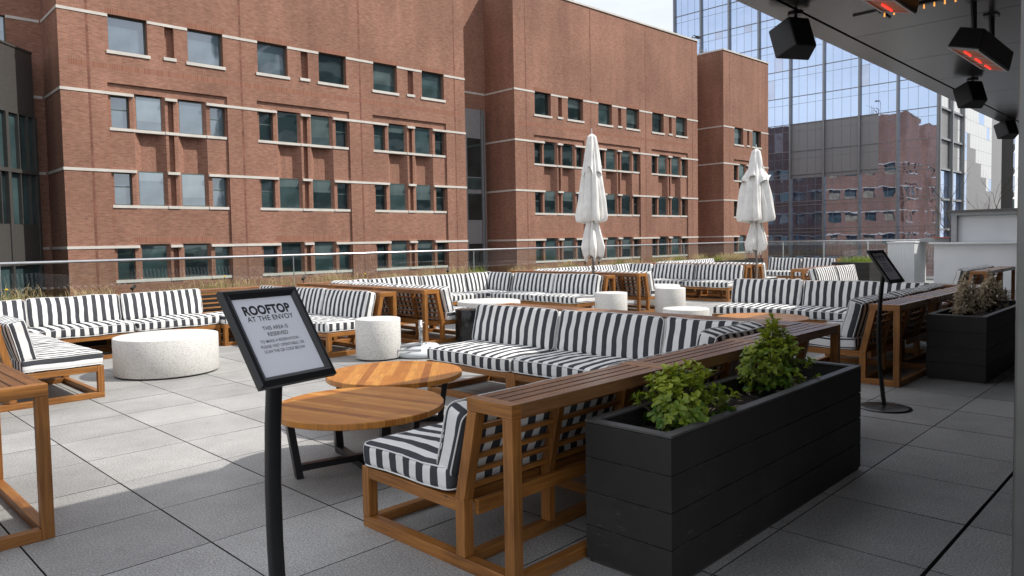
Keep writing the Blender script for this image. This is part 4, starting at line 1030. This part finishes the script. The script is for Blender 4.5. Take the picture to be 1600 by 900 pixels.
def shrub(name, x, y, z, rx, ry, h, n, mat, seed, label, dry=False, cat='shrub', grp=None):
    t = thing(name, label, cat, (x, y, z), 0, grp); r_ = random.Random(seed); lf = MB(); stm = MB()
    tips = []; nst = 16
    for k in range(n):
        a = r_.uniform(0, 6.283); rr = math.sqrt(r_.random()); hh = r_.random()
        env = (1 - abs(hh - .42) ** 2 * 1.6); lob = 1 + .28 * math.sin(3 * a + seed) + .2 * math.sin(5 * hh * 3 + seed * 2 + a)
        p = Vector((math.cos(a) * rr * rx * env * lob, math.sin(a) * rr * ry * env * lob, .04 + hh * h * (1 - .35 * rr * rr) * (1 + .12 * math.sin(2 * a + seed))))
        tips.append(p)
    for p in tips:
        d = Vector((p.x, p.y, max(.03, p.z - h * .25))).normalized(); d = (d + Vector((0, 0, .55))).normalized()
        if r_.random() < .35: stm.tube([Vector((p.x * .15, p.y * .15, 0)), Vector((p.x * .6, p.y * .6, p.z * .5)), p], [.006, .004, .002], 5, cap=False)
        nl = r_.randint(6, 9); ax = d.orthogonal().normalized(); bx = d.cross(ax)
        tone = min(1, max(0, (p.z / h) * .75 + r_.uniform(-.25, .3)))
        for q in range(nl):
            aa = q * 2.4 + r_.uniform(-.3, .3); spread = r_.uniform(.5, 1.25) if not dry else r_.uniform(.4, 2.2)
            dirv = (d * math.cos(spread) + (ax * math.cos(aa) + bx * math.sin(aa)) * math.sin(spread)).normalized()
            L_ = r_.uniform(.028, .060); wd = L_ * (.26 if not dry else .2); side = dirv.cross(d); side = side.normalized() if side.length > .01 else ax
            nrm = side.cross(dirv).normalized(); p0 = p - d * r_.uniform(0, .03)
            cu = -.010 if not dry else r_.uniform(-.03, .03)
            m1 = p0 + dirv * L_ * .45 + nrm * .003; m2 = p0 + dirv * L_ * .8 + nrm * cu * .4; p1 = p0 + dirv * L_ + nrm * cu
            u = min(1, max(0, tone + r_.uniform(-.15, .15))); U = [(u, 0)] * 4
            lift = nrm * wd * (.35 if not dry else .8)
            for sg in (1, -1):
                a_, c_, d_ = m1 + side * wd * sg * .8 + lift, m2 + side * wd * sg + lift, p1
                lf.tri(p0, m1, a_, U[:3]); lf.quad(m1, m2, c_, a_, U); lf.tri(m2, p1, c_, U[:3])
    lf.obj('leaves', mat, t, True); stm.obj('stems', 'bark', t)
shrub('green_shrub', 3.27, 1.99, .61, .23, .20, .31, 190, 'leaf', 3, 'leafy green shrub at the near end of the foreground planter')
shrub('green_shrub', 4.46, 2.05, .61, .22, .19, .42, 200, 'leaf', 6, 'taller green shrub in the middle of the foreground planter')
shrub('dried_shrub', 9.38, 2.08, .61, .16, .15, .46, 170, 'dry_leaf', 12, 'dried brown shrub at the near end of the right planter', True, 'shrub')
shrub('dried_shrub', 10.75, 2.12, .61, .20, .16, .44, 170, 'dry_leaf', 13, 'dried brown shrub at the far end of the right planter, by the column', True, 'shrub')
b = MB(); r_ = random.Random(5)
for k in range(90):
    x, y = r_.uniform(2.9, 5.05), r_.uniform(1.83, 2.2); a = r_.uniform(0, 6.28); L_ = r_.uniform(.015, .05); z = .625 + r_.uniform(0, .02)
    d = Vector((math.cos(a), math.sin(a), r_.uniform(-.2, .3))) * L_; s2 = Vector((-math.sin(a), math.cos(a), r_.uniform(-.3, .3))) * L_ * .3; p = Vector((x, y, z)); u = r_.random()
    b.quad(p - d, p - s2, p + d, p + s2, [(u, 0)] * 4)
b.obj('fallen_leaves', 'dry_leaf', kind='stuff', label='dry fallen leaves on the soil of the foreground planter', category='leaves')

# ================================================================ WHITE BAR
WBAR = thing('white_bar', 'white service bar with roll shutter and counter behind the right hand sofas', 'bar', (24, 0, 0))
b = MB(); b.box(0, 1.2, 6.70, 7.44, 0, 1.32)
for k in range(9): b.box(-.012, -.001, 6.74 + k * .078, 6.78 + k * .078, .05, 1.28)
b.obj('corrugated_cabinet', 'white_panel', WBAR)
b = MB(); b.box(.1, 1.6, 1.5, 6.2, 0, 1.28); b.obj('front_wall', 'white_panel', WBAR)
b = MB(); b.box(-.08, 1.6, 1.5, 6.3, 1.282, 1.33); b.box(-.03, 1.2, 6.68, 7.46, 1.322, 1.36); b.obj('counter', 'white_panel', WBAR)
b = MB(); b.box(.5, 1.6, 5.9, 6.7, 1.34, 1.45); b.box(.25, 1.6, 5.66, 5.8, 1.34, 2.2); b.box(.25, 1.6, 1.5, 5.66, 2.1, 2.2); b.obj('kiosk_frame', 'mullion', WBAR)
b = MB(); b.box(.45, 1.6, 1.5, 5.66, 1.332, 2.098)
for k in range(9): b.box(.438, .449, 1.5, 5.64, 1.36 + k * .08, 1.425 + k * .08)
b.obj('roll_shutter', 'white_panel', WBAR)
b = MB(); b.box(.1, 1.8, 1.4, 5.9, 2.202, 2.25); b.obj('kiosk_roof', 'curtain', WBAR)
b = MB(); b.box(.3, .9, 5.85, 6.3, 1.452, 1.478); b.obj('tray', plain('red_tray', (.4, .08, .04)), label='flat red tray lying on top of the white bar', category='tray').location = (24, 0, 0)

# ================================================================ CEILING FITTINGS
def speaker(x, y, z, s, yaw, pitch, label):
    t = thing('ceiling_speaker', label, 'speaker', (x, y, ZS), R(yaw), 'black speakers under the soffit')
    b = MB(); b.lathe([(.06, -.016), (.06, -.003)], 20); b.tube([(0, 0, -.01), (0, 0, -.10)], .014, 8); b.box(-.02, .02, -s * .3, s * .3, -.10, -.088); b.obj('bracket', 'black', t)
    b = MB(); h, w1, w2, d = s * .42, s * .5, s * .30, s * .62
    b.hexa([(-w1, -d / 2, -h), (w1, -d / 2, -h), (w2, d / 2, -h), (-w2, d / 2, -h), (-w1, -d / 2, h), (w1, -d / 2, h), (w2, d / 2, h), (-w2, d / 2, h)])
    o = b.obj('cabinet', 'speaker', t, bevel=.012); o.location = (0, 0, z - ZS); o.rotation_euler = (R(pitch), 0, 0)
    b = MB(); b.box(-w1 + .015, w1 - .015, -d / 2 - .012, -d / 2 + .002, -h + .015, h - .015); g = b.obj('grille', 'grille', o, bevel=.006)
speaker(5.95, 2.555, 3.20, .32, 150, 22, 'black box speaker under the soffit, nearest and largest')
speaker(10.05, 2.20, 3.22, .31, 140, 22, 'black box speaker under the soffit, second along the row')
speaker(14.3, 2.62, 3.27, .31, 140, 22, 'black box speaker under the soffit, farthest of the row')
def heater(x, y, z, label, L_=1.06):
    t = thing('patio_heater', label, 'heater', (x, y, ZS), 0, 'glowing infrared heaters under the soffit')
    b = MB()
    for sx in (-.3, .3):
        b.box(x * 0 + sx - .06, sx + .06, -.05, .05, -.012, -.003)
        for s2 in (-1, 1): b.tube([(sx + s2 * .05, 0, -.01), (sx + s2 * .022, -.01, z - ZS + .06)], .013, 6)
    b.obj('bracket', 'black', t)
    hd = bpy.data.objects.new('heater_head', None)
    body = MB(); body.hexa([(-L_ / 2, -.11, -.05), (L_ / 2, -.11, -.05), (L_ / 2, .11, -.05), (-L_ / 2, .11, -.05), (-L_ / 2 + .02, -.10, .10), (L_ / 2 - .02, -.10, .10), (L_ / 2 - .02, .07, .10), (-L_ / 2 + .02, .07, .10)])
    o = body.obj('housing', 'black', t, bevel=.006); o.location = (0, 0, z - ZS); o.rotation_euler = (R(16), 0, 0)
    b = MB(); b.box(-L_ / 2 + .01, L_ / 2 - .01, -.105, -.085, -.062, -.0505); b.box(-L_ / 2 + .01, L_ / 2 - .01, .085, .105, -.062, -.0505)
    for k in range(4): xx = -L_ / 2 + .02 + k * (L_ - .06) / 3; b.box(xx, xx + .02, -.085, .085, -.062, -.0505)
    b.obj('trim', 'steel', o)
    for k in range(3):
        x0 = -L_ / 2 + .045 + k * (L_ - .06) / 3; x1 = x0 + (L_ - .06) / 3 - .025
        q = MB(); q.box(x0, x1, -.083, .083, -.0535, -.0505); q.obj('glowing_panel', 'glow_orange', o)
        q = MB(); q.tube([(x0 + .10, .02, -.06), (x1 - .03, .02, -.06)], .006, 8); q.obj('glowing_tube', 'glow_red', o)
heater(6.92, 1.45, 3.04, 'black infrared heater with three glowing red panels near the right edge')
heater(4.60, 1.52, 3.06, 'black infrared heater cut off by the top edge of the view')
t = thing('light_strip', 'dark strip of tiny amber bulbs under the soffit beside the heater', 'lights', (0, 0, 0))
b = MB(); b.box(5.33, 5.37, .55, 1.72, 3.085, 3.11); b.tube([(5.35, .7, 3.1), (5.35, .7, ZS - .003)], .008, 6); b.tube([(5.35, 1.55, 3.1), (5.35, 1.55, ZS - .003)], .008, 6); b.obj('batten', 'black', t)
for k in range(12):
    q = MB(); yy = 1.69 - k * .06; q.tube([(5.35, yy, 3.084), (5.35, yy, 3.060)], [.004, .0055], 8); q.obj('bulb', 'glow_bulb', t)
b = MB(); b.box(0, .30, 0, .012, -.012, -.002); b.box(0, .012, .012, .2, -.012, -.002)
b.obj('soffit_hatch', 'black', label='small access hatch edge in the soffit beside the nearest speaker', category='hatch').location = (6.35, 2.05, ZS)
